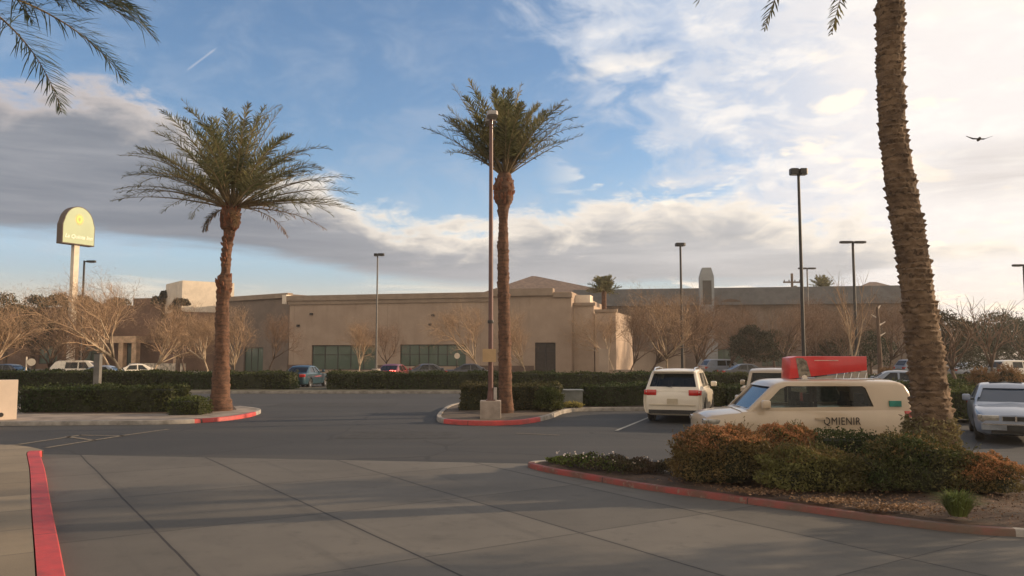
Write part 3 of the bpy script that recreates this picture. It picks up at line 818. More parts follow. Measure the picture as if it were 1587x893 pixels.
# ---------------------------------------------------------------- palms
def trunk_mesh(path, radii, rings_per_m=16, nseg=40, amp=.03, scale_h=.16, seed=1, name='trunk'):
    """palm trunk skinned with overlapping old leaf bases"""
    rs = np.random.default_rng(seed)
    pts = [Vector(p) for p in path]; cum = [0]
    for a, b in zip(pts[:-1], pts[1:]): cum.append(cum[-1] + (b - a).length)
    L = cum[-1]; nr = int(L * rings_per_m)
    V_ = []; nph = 11 if nseg < 50 else 15
    jit = rs.uniform(-.5, .5, (400, 40)); am = rs.uniform(.2, 1.6, (400, 40))
    for i in range(nr + 1):
        s_ = L * i / nr
        k = max(j for j in range(len(cum)) if cum[j] <= s_ + 1e-6); k = min(k, len(pts) - 2)
        t_ = (s_ - cum[k]) / (cum[k + 1] - cum[k]); tt = t_ * t_ * (3 - 2 * t_)
        p = pts[k].lerp(pts[k + 1], t_); r = radii[k] * (1 - tt) + radii[k + 1] * tt
        row = s_ / scale_h
        for q in range(nseg):
            a = 2 * PI * q / nseg
            ri = int(math.floor(row)); b = (a / (2 * PI) * nph + (ri % 2) * .5) % nph; bi = int(b) % nph
            fr = row - ri + jit[ri % 400][bi]; fr = min(max(fr, 0), 1)
            bump = (fr ** 1.3) * (1 - abs(b - int(b) - .5) * 1.25) * am[ri % 400][bi]
            rr = r + amp * bump - amp * .3 + rs.normal() * amp * .08
            V_.append((p.x + rr * math.cos(a), p.y + rr * math.sin(a), p.z))
    mb = MB(); fs = []
    for i in range(nr):
        for q in range(nseg):
            q2 = (q + 1) % nseg
            fs.append((i * nseg + q, i * nseg + q2, (i + 1) * nseg + q2, (i + 1) * nseg + q))
    fs.append(tuple(range(nr * nseg, (nr + 1) * nseg)))
    return mb.add(V_, fs)

def fronds_mesh(specs, leaflets=46, leaf_len=.42, leaf_w=.032, seed=3, vee=.55):
    """specs: (azimuth, start elevation, length, droop per metre, base offset)"""
    rs = np.random.default_rng(seed); Q = []; stem = MB()
    for (az, el, L, dr, off) in specs:
        n = 18; p = np.array([off * math.cos(az), off * math.sin(az), 0.0]); e = el; pts = [p.copy()]; dirs = []
        tw = rs.normal() * .25; side0 = np.array([-math.sin(az), math.cos(az), 0])
        azc = az
        for i in range(n):
            d = np.array([math.cos(azc) * math.cos(e), math.sin(azc) * math.cos(e), math.sin(e)])
            p = p + d * (L / n); pts.append(p.copy()); dirs.append(d)
            e -= dr * (L / n) * (0.35 + 1.5 * i / n); azc += tw * .02
        dirs.append(dirs[-1])
        stem.tube(pts, [max(.030 * (1 - i / (n + 2)) * (L / 3.5), .006) for i in range(n + 1)], 4, cap=False)
        pa = np.array(pts); da = np.array(dirs)
        for side in (-1, 1):
            for j in range(leaflets):
                t_ = .20 + .80 * (j + rs.random()) / leaflets
                f_ = t_ * n; k = min(int(f_), n - 1); q = pa[k] + (pa[k + 1] - pa[k]) * (f_ - k); d = da[k]
                sd_ = np.cross(d, [0, 0, 1.0]); nn = np.linalg.norm(sd_)
                sd_ = sd_ / nn if nn > .05 else side0
                upv = np.cross(sd_, d)
                ll = leaf_len * (math.sin(PI * min(1, .25 + .75 * t_)) ** .6 * .75 + .28) * rs.uniform(.8, 1.15) * (L / 3.5) ** .5
                if t_ > .93: ll *= .8
                ang = rs.uniform(.65, 1.20) * (1.15 - .45 * t_)
                vv = vee + rs.normal() * .45
                dirn = d * math.cos(ang) + (sd_ * side * math.cos(vv) + upv * math.sin(vv)) * math.sin(ang)
                dirn /= np.linalg.norm(dirn)
                wv = np.cross(dirn, upv + sd_ * .3 * side); wv /= np.linalg.norm(wv) + 1e-6
                wv = wv * leaf_w * .5
                m1 = q + dirn * ll * .55; d2 = dirn + np.array([0, 0, -.55 * rs.random()]); d2 /= np.linalg.norm(d2); tip = m1 + d2 * ll * .45
                Q.append([q - wv * .6, q + wv * .6, m1 + wv, m1 - wv]); Q.append([m1 - wv, m1 + wv, tip + wv * .15, tip - wv * .15])
    return quads_mesh('fronds', np.array(Q)), stem

M_PTR = mat('palm_trunk_bark', (.17, .085, .050), .95, scale=5.0, col2=(.085, .045, .030), bump=.7, bscale=26, detail=8)
M_PTR2 = mat('palm_trunk_grey_bark', (.22, .145, .088), .95, scale=3.2, col2=(.095, .060, .038), bump=.9, bscale=22, detail=8)
def ring_bark(m):
    """wavy dark scars between the rows of old leaf bases"""
    nt = m.node_tree; b = nt.nodes['Principled BSDF']; e = X(nt); src = b.inputs['Base Color'].links[0].from_socket
    v = e.n('ShaderNodeTexCoord').outputs['Object']; a_, b_, z_ = e.xyz(v)
    ph = e.m('MULTIPLY_ADD', e.noise(v, 6.0, 4, .65), 2.2, e.m('MULTIPLY', z_, 8.0))
    f_ = e.m('FRACT', ph)
    sc = e.step(e.m('ABSOLUTE', e.m('SUBTRACT', f_, .5)), .34, .5)
    nt.links.new(e.mix(e.m('MULTIPLY', sc, e.step(e.noise(v, 7.0, 3, .5), .30, .60, .1, .9)), src, (.035, .022, .014)), b.inputs['Base Color'])
ring_bark(M_PTR2); ring_bark(M_PTR)
M_BOOT = mat('palm_boot_fibre', (.25, .10, .055), .95, scale=6.0, col2=(.14, .06, .035), bump=.8, bscale=30, detail=8)
M_FROND = leafmat('palm_frond', (.235, .205, .090), (.10, .115, .055), .40, .5)
M_DEAD = leafmat('dead_frond', (.26, .16, .08), (.15, .09, .05), .2, .4)
M_FROND_B = leafmat('palm_frond_grey', (.16, .19, .12), (.09, .12, .075), .35, .35)
M_RACH = mat('palm_rachis', (.23, .17, .09), .7, .2)

def palm(base, path, radii, crown_at, specs, label, boots=None, frond_mat=None, bark=None, leaflets=46, leaf_len=.42, leaf_w=.034, seed=2, amp=.03, sh=.16, vee=.55, group=None, dead=None):
    t = thing('palm_tree', label, 'palm tree', base, 0, group)
    rel = [Vector(p) - Vector(base) for p in path]
    obj('trunk', trunk_mesh(rel, radii, 34 if base[1] < 15 else 16, 84 if base[1] < 15 else 40, seed=seed, amp=amp, scale_h=sh), bark or M_PTR, t, smooth=55)
    fm, st = fronds_mesh(specs, leaflets, leaf_len, leaf_w, seed, vee)
    ca = Vector(crown_at) - Vector(base)
    cr = obj('crown', fm, frond_mat or M_FROND, t, fix=False); cr.location = ca
    so_ = obj('frond_stems', st, M_RACH, cr, smooth=60)
    if dead:
        dm, ds = fronds_mesh(dead, 36, leaf_len * .9, leaf_w, seed + 50, .1)
        dd_ = obj('dead_fronds', dm, M_DEAD, cr, fix=False); obj('dead_frond_stems', ds, M_RACH, cr, smooth=60)
    if boots:
        bmz = MB()
        for (z0_, z1_, r0_, nb_) in boots:
            for k in range(nb_):
                a = random.uniform(0, 2 * PI); z_ = random.uniform(z0_, z1_); f_ = (z_ - z0_) / (z1_ - z0_ + 1e-6)
                cpt = min(rel, key=lambda q: abs(q.z - z_)); kk = rel.index(cpt)
                # interpolate the trunk centre
                for a_, b_ in zip(rel[:-1], rel[1:]):
                    if a_.z <= z_ <= b_.z: cpt = a_.lerp(b_, (z_ - a_.z) / (b_.z - a_.z))
                rr = r0_ * (.72 + .28 * math.sin(PI * f_))
                p0 = Vector((cpt.x + rr * .8 * math.cos(a), cpt.y + rr * .8 * math.sin(a), z_)); p1 = p0 + Vector((math.cos(a) * .10, math.sin(a) * .10, random.uniform(.10, .22)))
                bmz.tube([p0, (p0 + p1) / 2 + Vector((math.cos(a) * .02, math.sin(a) * .02, 0)), p1], [.055, .045, .018], 5)
        obj('old_leaf_bases', bmz, M_BOOT, t, smooth=60)['kind'] = 'stuff'
    return t

def fan(n, lo, hi, L0, L1, dr, seed, elbias=1.0):
    rs = random.Random(seed); out = []
    for i in range(n):
        f_ = (i + .5) / n; az = i * 2.39996 + rs.uniform(-.2, .2)
        el = R(hi + (lo - hi) * f_ ** elbias + rs.uniform(-9, 9))
        out.append((az + rs.uniform(-.25, .25), el, rs.uniform(L0, L1), dr * rs.uniform(.4, 1.7), .08 + .10 * f_))
    return out
# left palm
Yl = 29.6
c0 = D(341, 640, Yl); c0.z = .12
path = [c0, D(342, 600, Yl), D(344, 540, Yl), D(345, 470, Yl), D(348, 448, Yl), D(348, 436, Yl), D(350, 420, Yl), D(352, 390, Yl), D(355, 358, Yl), D(357, 350, Yl), D(358, 336, Yl), D(359, 322, Yl), D(359, 314, Yl)]
rad = [.42, .32, .26, .22, .25, .27, .165, .16, .20, .33, .35, .27, .12]
crown = D(359, 322, Yl)
sp = fan(68, 14, 87, 3.4, 4.6, .17, 5, 1.0)
sp += [(R(178), R(24), 4.4, .16, .2), (R(186), R(12), 4.2, .10, .2), (R(2), R(20), 4.5, .13, .2), (R(-8), R(8), 4.1, .10, .2), (R(8), R(30), 4.5, .13, .2), (R(-15), R(18), 3.3, .38, .2), (R(190), R(-30), 1.2, .9, .2), (R(170), R(38), 4.4, .14, .2), (R(20), R(12), 4.4, .11, .2)]
palm(c0, path, rad, crown, sp, 'bushy date palm on the left island, red kerb at its foot', boots=[(path[9].z - .3, path[11].z - .1, .36, 80), (path[4].z - .35, path[5].z, .29, 30), (path[6].z, path[8].z, .18, 26)], seed=4, amp=.045, sh=.2, dead=[(R(188), R(-25), 1.3, .9, .22), (R(-25), R(-8), 2.9, .30, .2), (R(215), R(-35), 1.2, .8, .22), (R(300), R(-30), 1.1, .9, .22), (R(-5), R(-2), 3.6, .16, .2)], leaf_len=.50, leaf_w=.030, leaflets=54, group='palms standing in the car park islands')
# middle palm
Ym = 28.4
c0 = D(784, 640, Ym); c0.z = .12
path = [c0, D(783, 600, Ym), D(782, 520, Ym), D(780, 440, Ym), D(780, 380, Ym), D(780, 345, Ym), D(780, 325, Ym), D(781, 305, Ym), D(781, 288, Ym), D(782, 272, Ym), D(782, 262, Ym)]
rad = [.29, .235, .215, .205, .195, .16, .20, .33, .37, .25, .10]
crown = D(782, 270, Ym)
sp = fan(60, 38, 88, 2.5, 3.5, .15, 9, .9)
sp += [(R(180), R(50), 2.9, .20, .1), (R(172), R(56), 3.3, .06, .1), (R(5), R(50), 3.4, .22, .1), (R(-6), R(58), 3.4, .16, .1), (R(3), R(64), 3.5, .16, .1), (R(176), R(64), 3.8, .03, .1)]
palm(c0, path, rad, crown, sp, 'narrow upright palm with a swollen brown neck just behind the sign pole', boots=[(path[6].z + .05, path[9].z - .3, .37, 60)], seed=7, amp=.035, leaf_len=.50, leaflets=52, group='palms standing in the car park islands')
# near right palm, crown above the frame
Yr = 13.4
c0 = D(1444, 735, Yr); c0.z = .12
path = [c0, D(1448, 705, Yr), D(1446, 655, Yr), D(1440, 600, Yr), D(1428, 500, Yr), D(1415, 400, Yr), D(1398, 300, Yr), D(1383, 200, Yr), D(1379, 100, Yr), D(1380, 0, Yr), D(1380, -150, Yr), D(1381, -200, Yr)]
rad = [.46, .37, .31, .29, .265, .25, .245, .215, .21, .215, .27, .1]
crown = D(1381, -185, Yr)
sp = fan(56, -10, 84, 3.4, 4.0, .20, 12, .9)
sp += [(R(180), R(10), 2.85, .55, .2)]
tp_ = palm(c0, path, rad, crown, sp, 'thick leaning palm trunk rising out of the near island shrubs', boots=[(path[9].z, path[10].z, .34, 70)], bark=M_PTR2, seed=13, amp=.050, sh=.085, group='palms standing in the car park islands')
# dry skirt of litter and creeper round the near palm foot
n = 5200; a = RNG.uniform(0, 2 * PI, n); zz = RNG.random(n) ** 1.5 * 1.05; rr = .50 - .14 * zz + RNG.normal(0, .035, n)
P3 = np.stack([rr * np.cos(a), rr * np.sin(a), zz], 1); Nn = np.stack([np.cos(a), np.sin(a), np.full(n, .5)], 1)
o = obj('creeper', quads_mesh('creeper', leaf_quads(P3, .075, .4, Nn * .7)), leafmat('creeper_leaf', (.24, .20, .10), (.12, .10, .045)), tp_, fix=False)
# palm off the left edge: only drooping fronds reach into view
Yq = 11.5
c0 = Vector((XA(-170, Yq), Yq, .13)); crown = D(-118, -45, Yq)
path = [c0, c0 + Vector((.05, 0, 3)), Vector((crown.x, crown.y, crown.z - .6)), Vector((crown.x, crown.y, crown.z + .1))]
sp = fan(40, 0, 82, 3.2, 3.7, .22, 21, .9)
sp += [(R(8), R(22), 3.3, .22, .1), (R(2), R(8), 3.1, .28, .1), (R(-8), R(0), 2.4, .35, .1), (R(14), R(32), 3.6, .24, .1), (R(-3), R(15), 3.4, .27, .1), (R(-14), R(-8), 2.2, .42, .1), (R(5), R(27), 3.3, .20, .1), (R(-20), R(18), 3.3, .26, .1), (R(20), R(12), 3.0, .26, .1), (R(0), R(34), 3.3, .25, .1), (R(-10), R(24), 3.3, .25, .1), (R(10), R(4), 2.9, .24, .1), (R(4), R(18), 3.5, .24, .1), (R(-6), R(-4), 2.8, .22, .1), (R(-2), R(8), 3.0, .22, .1), (R(6), R(14), 3.3, .27, .1), (R(12), R(22), 3.4, .25, .1)]
palm(c0, path, [.40, .32, .36, .12], crown, sp, 'palm whose drooping grey-green fronds hang into the top left corner', frond_mat=M_FROND_B, leaflets=90, leaf_len=.60, leaf_w=.020, seed=23, bark=M_PTR2, boots=[(path[2].z - .4, path[2].z + .3, .36, 60)], group='palms standing in the car park islands')

# ---------------------------------------------------------------- bare winter trees
def bare_tree(seed, H=7.0, spread=2.6, trunk_h=1.9, limbs=6, depth=4, up=.55, fuzz=2600, r0=.11):
    rs = random.Random(seed); big = MB(); seg = []; tips = []
    def grow(p, d, L, r, lev):
        n = 4 if lev < 3 else 2; pts = [p]; q = p; dd = d.copy()
        for i in range(n):
            dd = (dd + Vector((rs.gauss(0, .14), rs.gauss(0, .14), rs.gauss(.05, .10)))).normalized()
            q = q + dd * (L / n); pts.append(q)
        if lev <= 1: big.tube(pts, [r * (1 - .55 * i / n) for i in range(n + 1)], 6 if lev else 8)
        else:
            for i in range(n): seg.append((pts[i], pts[i + 1], r * (1 - .6 * i / n), r * (1 - .6 * (i + 1) / n)))
        if lev >= depth: tips.append(q); return
        kids = limbs if lev == 0 else rs.randint(4, 6)
        for k in range(kids):
            t_ = 1.0 if (k == 0 and lev > 0) else (rs.uniform(.82, 1.0) if lev == 0 else rs.uniform(.25, 1.0))
            i = min(int(t_ * n), n - 1); b = pts[i].lerp(pts[i + 1], t_ * n - i)
            ax = (2 * PI * k / kids + rs.uniform(-.4, .4))
            sv = dd.cross(Vector((math.cos(ax), math.sin(ax), .3))).normalized()
            ang = rs.uniform(.40, .85) if lev else rs.uniform(.30, .68)
            nd = (dd * math.cos(ang) + sv * math.sin(ang)); nd.z += up * .25; nd.normalize()
            L2 = (H - trunk_h) * (.50 if lev == 0 else 1) * rs.uniform(.85, 1.15) if lev == 0 else L * rs.uniform(.5, .72)
            grow(b, nd, L2, max(r * (.55 if lev == 0 else .48), .006), lev + 1)
    grow(Vector((0, 0, 0)), Vector((rs.gauss(0, .05), rs.gauss(0, .05), 1)).normalized(), trunk_h, r0, 0)
    tw = MB()
    for a, b, ra, rb in seg: tw.tube([a, b], [max(ra, .006), max(rb, .004)], 3, cap=False)
    # fine twig fuzz and dried seed clusters near the tips
    T = np.array([tuple(t_) for t_ in tips]); k = RNG.integers(0, len(T), fuzz)
    P_ = T[k] + RNG.normal(size=(fuzz, 3)) * .20
    fz = quads_mesh('fuzz', leaf_quads(P_, .22, .045, np.tile([0, 0, .5], (fuzz, 1))))
    return big.mesh('trunk'), tw.mesh('crown'), fz
M_BK_L = mat('pale_bark', (.46, .35, .24), .9, .15, 3)
M_BK_D = mat('dark_bark', (.13, .085, .06), .9, .15, 3)
M_TW_L = mat('pale_twigs', (.38, .25, .15), .9, .2, 2)
M_TW_D = mat('brown_twigs', (.22, .135, .085), .9, .2, 2)
TREES = {}
def tree_proto(key):
    kw = dict(a=dict(seed=3, fuzz=7000), b=dict(seed=8, spread=3, trunk_h=1.6, limbs=7), c=dict(seed=15, H=6.2, trunk_h=2.1), d=dict(seed=22, H=6.5, trunk_h=1.4, limbs=8, fuzz=7500), e=dict(seed=31, H=6, trunk_h=1.5, limbs=5, depth=3, fuzz=300))[key[0]]
    kw.setdefault('fuzz', 6500)
    if key not in TREES:
        light = key.endswith('L')
        base = key[0]
        if base + '_m' not in TREES:
            tm, cm_, fz = bare_tree(**kw); cj = tri_join([cm_, fz], 'crown')
            hz = max(v.co.z for v in cj.vertices); TREES[base + '_m'] = (tm, cj, hz)
        tm, cj, hz = TREES[base + '_m']
        tm, cj = tm.copy(), cj.copy()
        tm.materials.append(M_BK_L if light else M_BK_D); cj.materials.append(M_TW_L if light else M_TW_D)
        tm.polygons.foreach_set('use_smooth', [True] * len(tm.polygons))
        TREES[key] = (tm, cj, hz)
    return TREES[key]
def put_tree(key, px, Y, top_y, label, rz=None, wide=1.0, z0=.12, lean=0):
    tm, cj, hz = tree_proto(key)
    H = ZA(top_y, Y) - z0; s_ = H / hz
    t = thing('bare_tree', label, 'tree', (XA(px, Y), Y, z0), random.uniform(0, 6.28) if rz is None else rz, 'leafless winter trees round the car park')
    t.scale = (s_ * wide, s_ * wide, s_)
    if lean: t.rotation_euler[1] = lean
    for nm, me in (('trunk', tm), ('crown', cj)):
        o = bpy.data.objects.new(nm, me); COL.objects.link(o); o.parent = t
    return t
for a in (
    ('bL', -12, 40, 432, 'pale leafless tree cut by the left edge of the picture', 1.0, 1.1),
    ('dD', 62, 60, 448, 'brown leafless tree between the left edge and the tall pole sign', 0.3, 1.1),
    ('aL', 196, 50, 406, 'tall pale leafless tree rising from the front left hedge, right of the arm lamp', 2.0, 1.0),
    ('cL', 168, 63, 432, 'pale leafless tree behind the tall pale one, nearer the pole sign', 4.0, 1.1),
    ('dL', 236, 66, 440, 'pale leafless tree just left of the white roof block', 1.4, .95),
    ('bD', 118, 68, 462, 'brown leafless tree right behind the pole of the tall sign', 5.0, 1.1),
    ('aD', 288, 70, 462, 'brown leafless tree in front of the white roof block', .6, 1.0),
    ('bL', 368, 52, 462, 'pale branching leafless tree just right of the left palm trunk', 3.3, .95),
    ('cD', 418, 66, 470, 'thin brown leafless tree before the store corner', .5, .9),
    ('cL', 556, 54, 482, 'small leafless tree before the left shop windows', 2.2, .9),
    ('aD', 600, 70, 486, 'small brown leafless tree right of the slim lamp post before the store', 2.9, .8),
    ('aL', 745, 62, 452, 'leafless tree showing on both sides of the brown sign pole', 1.9, .9),
    ('dL', 815, 66, 462, 'leafless tree showing just right of the middle palm trunk', 4.4, .8),
    ('cD', 976, 50, 455, 'dark-trunked leafless tree left of the white SUV roof', .9, .85),
    ('aL', 1032, 56, 428, 'pale leafless tree directly above the white SUV', 2.7, 1.0),
    ('bD', 1076, 60, 445, 'brown leafless tree right of the black lamp post behind the SUV', 3.9, .95),
    ('dD', 1005, 70, 440, 'brown leafless tree farther back above the low beige wall', .2, 1.0),
    ('dD', 1130, 72, 452, 'brown leafless tree left of the dark evergreen by the long building', 1.2, 1.0),
    ('aD', 1212, 68, 450, 'brown leafless tree between the dark evergreen and the tallest lamp post', 5.3, 1.0),
    ('cD', 1268, 74, 455, 'brown leafless tree above the red rooftop box', 2.4, 1.1),
    ('bD', 1318, 64, 462, 'brown leafless tree below the double-arm lamp', .7, 1.0),
    ('aD', 1372, 58, 440, 'brown leafless tree just left of the thick palm trunk', 3.1, .9),
    ('dD', 1100, 84, 448, 'brown leafless tree against the long building, just right of the slim tower', 2.2, 1.2),
    ('aD', 1165, 80, 456, 'brown leafless tree standing close over the dark rounded evergreen', 1.7, 1.2),
    ('bD', 1240, 86, 452, 'brown leafless tree against the long building behind the tallest lamp post', 5.1, 1.2),
    ('dD', 1300, 88, 450, 'brown leafless tree against the long building between the two double-arm lamps', 3.6, 1.2),
    ('aD', 1345, 78, 452, 'brown leafless tree against the long building right of the wide double-arm lamp', 4.9, 1.2),
    ('aL', 952, 74, 462, 'brown leafless tree in front of the stepped end of the store', .4, 1.0),
    ('cL', 322, 60, 470, 'pale leafless tree partly hidden behind the left palm trunk', 3.4, 1.0),
    ('eD', 1392, 80, 452, 'brown leafless tree half hidden behind the thick palm trunk', 3.8, 1.1),
    ('eD', 1484, 42, 448, 'dark open leafless tree just right of the thick palm trunk', 1.0, 1.25),
    ('eD', 1535, 46, 446, 'dark open leafless tree near the right edge above the sedan', 2.6, 1.25),
    ('eD', 1590, 52, 470, 'dark leafless tree cut by the right edge of the picture', 4.6, 1.1),
    ('eL', 1325, 40, 400, 'sparse leaning leafless tree whose top crosses the double-arm lamp', 2.0, .55),
): put_tree(a[0], a[1], a[2], a[3], a[4], a[5], a[6])

# pollarded trunk with cut pale limbs
t = thing('pollarded_tree', 'dark trunk with short pale lopped limbs left of the thick palm', 'tree', (XA(1363, 44), 44, .12))
tb = MB().tube([(0, 0, 0), (.03, 0, 2.0), (-.02, 0, 4.6)], [.15, .12, .07], 8)
obj('trunk', tb, M_BK_D, t, smooth=60)
cb = MB()
for z_, a, l_ in ((3.6, .2, .5), (3.0, -.3, .5), (4.0, 3.3, .3), (4.5, .9, .35)): cb.tube([(0, 0, z_), (l_ * math.cos(a) * .6, l_ * .3, z_ + .12), (l_ * math.cos(a), l_ * .4, z_ + .22)], [.05, .035, .022], 6)
obj('crown', cb, mat('cut_limb', (.6, .5, .4), .8, .1), t, smooth=60)

# ---------------------------------------------------------------- evergreens
M_EVG = leafmat('evergreen_leaf', (.022, .032, .014), (.045, .050, .022), .15)
M_EVG2 = leafmat('grey_evergreen_leaf', (.05, .052, .033), (.075, .062, .04), .15)
def evergreen(px, Y, top_y, wd, label, m=None, seed=0, n=5200, leaf=.22, shape='round', z0=.1, name='evergreen_tree'):
    rs = random.Random(seed); H = ZA(top_y, Y) - z0
    t = thing(name, label, 'tree', (XA(px, Y), Y, z0), rs.uniform(0, 6))
    tb = MB().tube([(0, 0, 0), (.05, 0, H * .4), (0, .05, H * .8)], [H * .03, H * .022, H * .01], 7)
    ells = []
    for k in range(9):
        f_ = (k + .5) / 9; a = rs.uniform(0, 6.28)
        z_ = H * (.30 + .58 * f_); wr = wd * (.5 if shape == 'round' else .5 * (1.15 - f_))
        rr = wr * rs.uniform(.25, .75) * (1 if f_ < .85 else .3)
        s_ = wr * rs.uniform(.40, .62)
        ells.append((rr * math.cos(a), rr * math.sin(a), z_, s_, s_, s_ * rs.uniform(.6, .9)))
        tb.tube([(0, 0, z_ * .7), (rr * math.cos(a) * .9, rr * math.sin(a) * .9, z_)], [H * .012, .02], 5)
    obj('trunk', tb, M_BK_D, t, smooth=60)
    P_, Nn = blob_points(n, ells, .75)
    obj('crown', quads_mesh('crown', leaf_quads(P_, leaf, .45, Nn * .4)), m or M_EVG, t, fix=False)
    return t
ev = [
    (8, 105, 456, 7, 'dark evergreen tree at the far left edge behind the leafless trees', None),
    (50, 108, 450, 5.5, 'dark pine top left of the tall pole sign', None),
    (92, 104, 452, 6, 'dark evergreen tree touching the left side of the sign pole', None),
    (128, 102, 453, 4.5, 'dark evergreen crown behind the arm lamp', None),
    (184, 112, 458, 6, 'grey-green evergreen behind the tall pale leafless tree', M_EVG2),
    (252, 100, 440, 3, 'slender dark conifer left of the white roof block', M_EVG2),
    (276, 88, 452, 3, 'small dark conifer against the white roof block', M_EVG2),
    (1163, 70, 503, 3.8, 'dark rounded evergreen before the long building, right of the white SUV', M_EVG2),
    (1200, 96, 515, 5, 'dark evergreen against the long building wall behind the red box', None),
    (1290, 90, 520, 6, 'dark evergreen mass above the red rooftop box', M_EVG2),
    (1350, 70, 515, 5, 'dark evergreen shrub tree left of the thick palm trunk', None),
    (1455, 52, 488, 4.2, 'grey-brown dense tree just right of the thick palm trunk', M_EVG2),
    (1476, 62, 520, 5, 'dark evergreen right of the palm trunk and under the leafless tree', None),
    (1505, 90, 512, 10, 'dark evergreen in the far tree line at right, left of its middle', None),
    (1545, 96, 504, 10, 'dark evergreen in the far tree line at right, above the sedan', None),
    (1590, 88, 508, 9, 'dark evergreen in the far tree line cut by the right edge', None),
]
for i, (a, b, c_, d_, e_, f_) in enumerate(ev):
    evergreen(a, b, c_, d_, e_, f_, seed=40 + i, leaf=.30 if b > 80 else .18, n=9000)
for i, (a, b, c_, d_, lb) in enumerate(((1440, 130, 512, 16, 'far dark tree on the skyline behind the thick palm'), (1530, 135, 510, 18, 'far dark tree on the skyline above the sedan'), (1620, 130, 508, 18, 'far dark tree on the skyline at the right edge'))):
    evergreen(a, b, c_, d_, lb, M_EVG2, seed=80 + i, leaf=.4, n=5000)
# two unseen trees added right of the view to cast shade on the driveway
evergreen(2010, 17.4, 10, 3.6, 'unseen evergreen tree added outside the right edge beyond the sedan, shading the driveway', None, seed=91, leaf=.14, n=9000)
evergreen(2330, 11.6, 120, 2.6, 'small unseen evergreen tree added outside the right edge to shade the near driveway', None, seed=92, leaf=.14, n=6000)
# distant fan palms peeping over roofs
def mini_palm(px, Y, top_y, r, label, seed):
    z_ = ZA(top_y, Y) - r * .75
    c_ = Vector((XA(px, Y), Y, .1))
    sp_ = fan(34, -5, 85, r * .9, r * 1.1, .12, seed)
    palm(c_, [c_, c_ + Vector((0, 0, z_ * .5)), Vector((c_.x, Y, z_)), Vector((c_.x, Y, z_ + .2))], [.3, .25, .25, .1], (c_.x, Y, z_), sp_, label, leaflets=16, leaf_len=.9, leaf_w=.11, seed=seed)
mini_palm(937, 84, 434, 1.7, 'dark palm crown showing above the store roof end', 31)
mini_palm(1278, 122, 432, 2.2, 'pale green palm crown peeping over the long building roof', 33)
# ---------------------------------------------------------------- buildings
M_STUC = mat('beige_stucco', (.40, .30, .225), .92, .07, .6, bump=.15, bscale=14, col2=(.345, .255, .19))
def streaks(m, dark):
    nt = m.node_tree; b = nt.nodes['Principled BSDF']; e = X(nt); src = b.inputs['Base Color'].links[0].from_socket
    v = e.n('ShaderNodeTexCoord').outputs['Object']; px_, py_, pz_ = e.xyz(v)
    st_ = e.noise(e.vec(e.m('MULTIPLY', px_, 1.3), e.m('MULTIPLY', py_, 1.3), e.m('MULTIPLY', pz_, .16)), 1.0, 5, .65)
    bl_ = e.noise(v, .22, 5, .6)
    c_ = e.mix(e.step(st_, .5, .78, 0, .45), src, dark)
    c_ = e.mix(e.step(bl_, .45, .7, 0, .35), c_, dark)
    nt.links.new(c_, b.inputs['Base Color'])
streaks(M_STUC, (.24, .175, .13))
M_STUC_L = mat('light_stucco', (.46, .35, .265), .92, .07, .6, bump=.15, bscale=14)
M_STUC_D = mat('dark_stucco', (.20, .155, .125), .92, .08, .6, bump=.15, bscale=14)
M_TRIM = mat('cornice_paint', (.30, .225, .165), .85, .08, 1.0)
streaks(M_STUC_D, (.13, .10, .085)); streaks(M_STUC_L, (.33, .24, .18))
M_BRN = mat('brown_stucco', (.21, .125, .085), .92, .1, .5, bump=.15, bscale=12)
M_ROOFM = mat('grey_standing_roof', (.090, .086, .080), .8, .12, .8, bump=.2)
M_TILE = mat('clay_roof_tile', (.17, .115, .085), .9, .2, 2.0, bump=.6, bscale=10)
M_GLS = glassmat('shop_glass', (.11, .15, .115), .15)  # pale green base colour stands for reflections in the panes
M_MULL = mat('dark_mullion', (.035, .03, .028), .5, .1)
M_DARKIN = mat('shop_interior', (.04, .045, .04), .9, .3, .5)
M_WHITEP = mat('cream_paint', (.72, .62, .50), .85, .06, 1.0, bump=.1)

def frame_M(a, b):
    """matrix with local x from a to b along the ground and local y pointing away behind the face"""
    a, b = Vector((a.x, a.y, 0)), Vector((b.x, b.y, 0)); u = (b - a); L = u.length; u.normalize()
    return Matrix(((u.x, -u.y, 0, a.x), (u.y, u.x, 0, a.y), (0, 0, 1, 0), (0, 0, 0, 1))), L
def facade(M, x0, x1, z0, z1, depth, ops, y=0.0, rec=.35):
    """solid block whose front has real recessed openings"""
    xs = sorted({x0, x1, *[o[0] for o in ops], *[o[1] for o in ops]}); zs = sorted({z0, z1, *[o[2] for o in ops], *[o[3] for o in ops]})
    mb = MB(); T = lambda p: M @ Vector(p)
    for a, b in zip(xs[:-1], xs[1:]):
        for c_, d_ in zip(zs[:-1], zs[1:]):
            mx_, mz = (a + b) / 2, (c_ + d_) / 2
            if any(o[0] < mx_ < o[1] and o[2] < mz < o[3] for o in ops): continue
            mb.add([T((a, y, c_)), T((b, y, c_)), T((b, y, d_)), T((a, y, d_))], [(0, 1, 2, 3)])
    for o in ops:
        a, b, c_, d_ = o[:4]; r = y + rec
        mb.add([T((a, y, c_)), T((b, y, c_)), T((b, y, d_)), T((a, y, d_)), T((a, r, c_)), T((b, r, c_)), T((b, r, d_)), T((a, r, d_))], [(0, 1, 5, 4), (1, 2, 6, 5), (2, 3, 7, 6), (3, 0, 4, 7)])
    B = y + depth
    mb.add([T((x0, y, z0)), T((x1, y, z0)), T((x1, B, z0)), T((x0, B, z0)), T((x0, y, z1)), T((x1, y, z1)), T((x1, B, z1)), T((x0, B, z1))], [(1, 2, 6, 5), (2, 3, 7, 6), (3, 0, 4, 7), (4, 5, 6, 7)])
    return mb
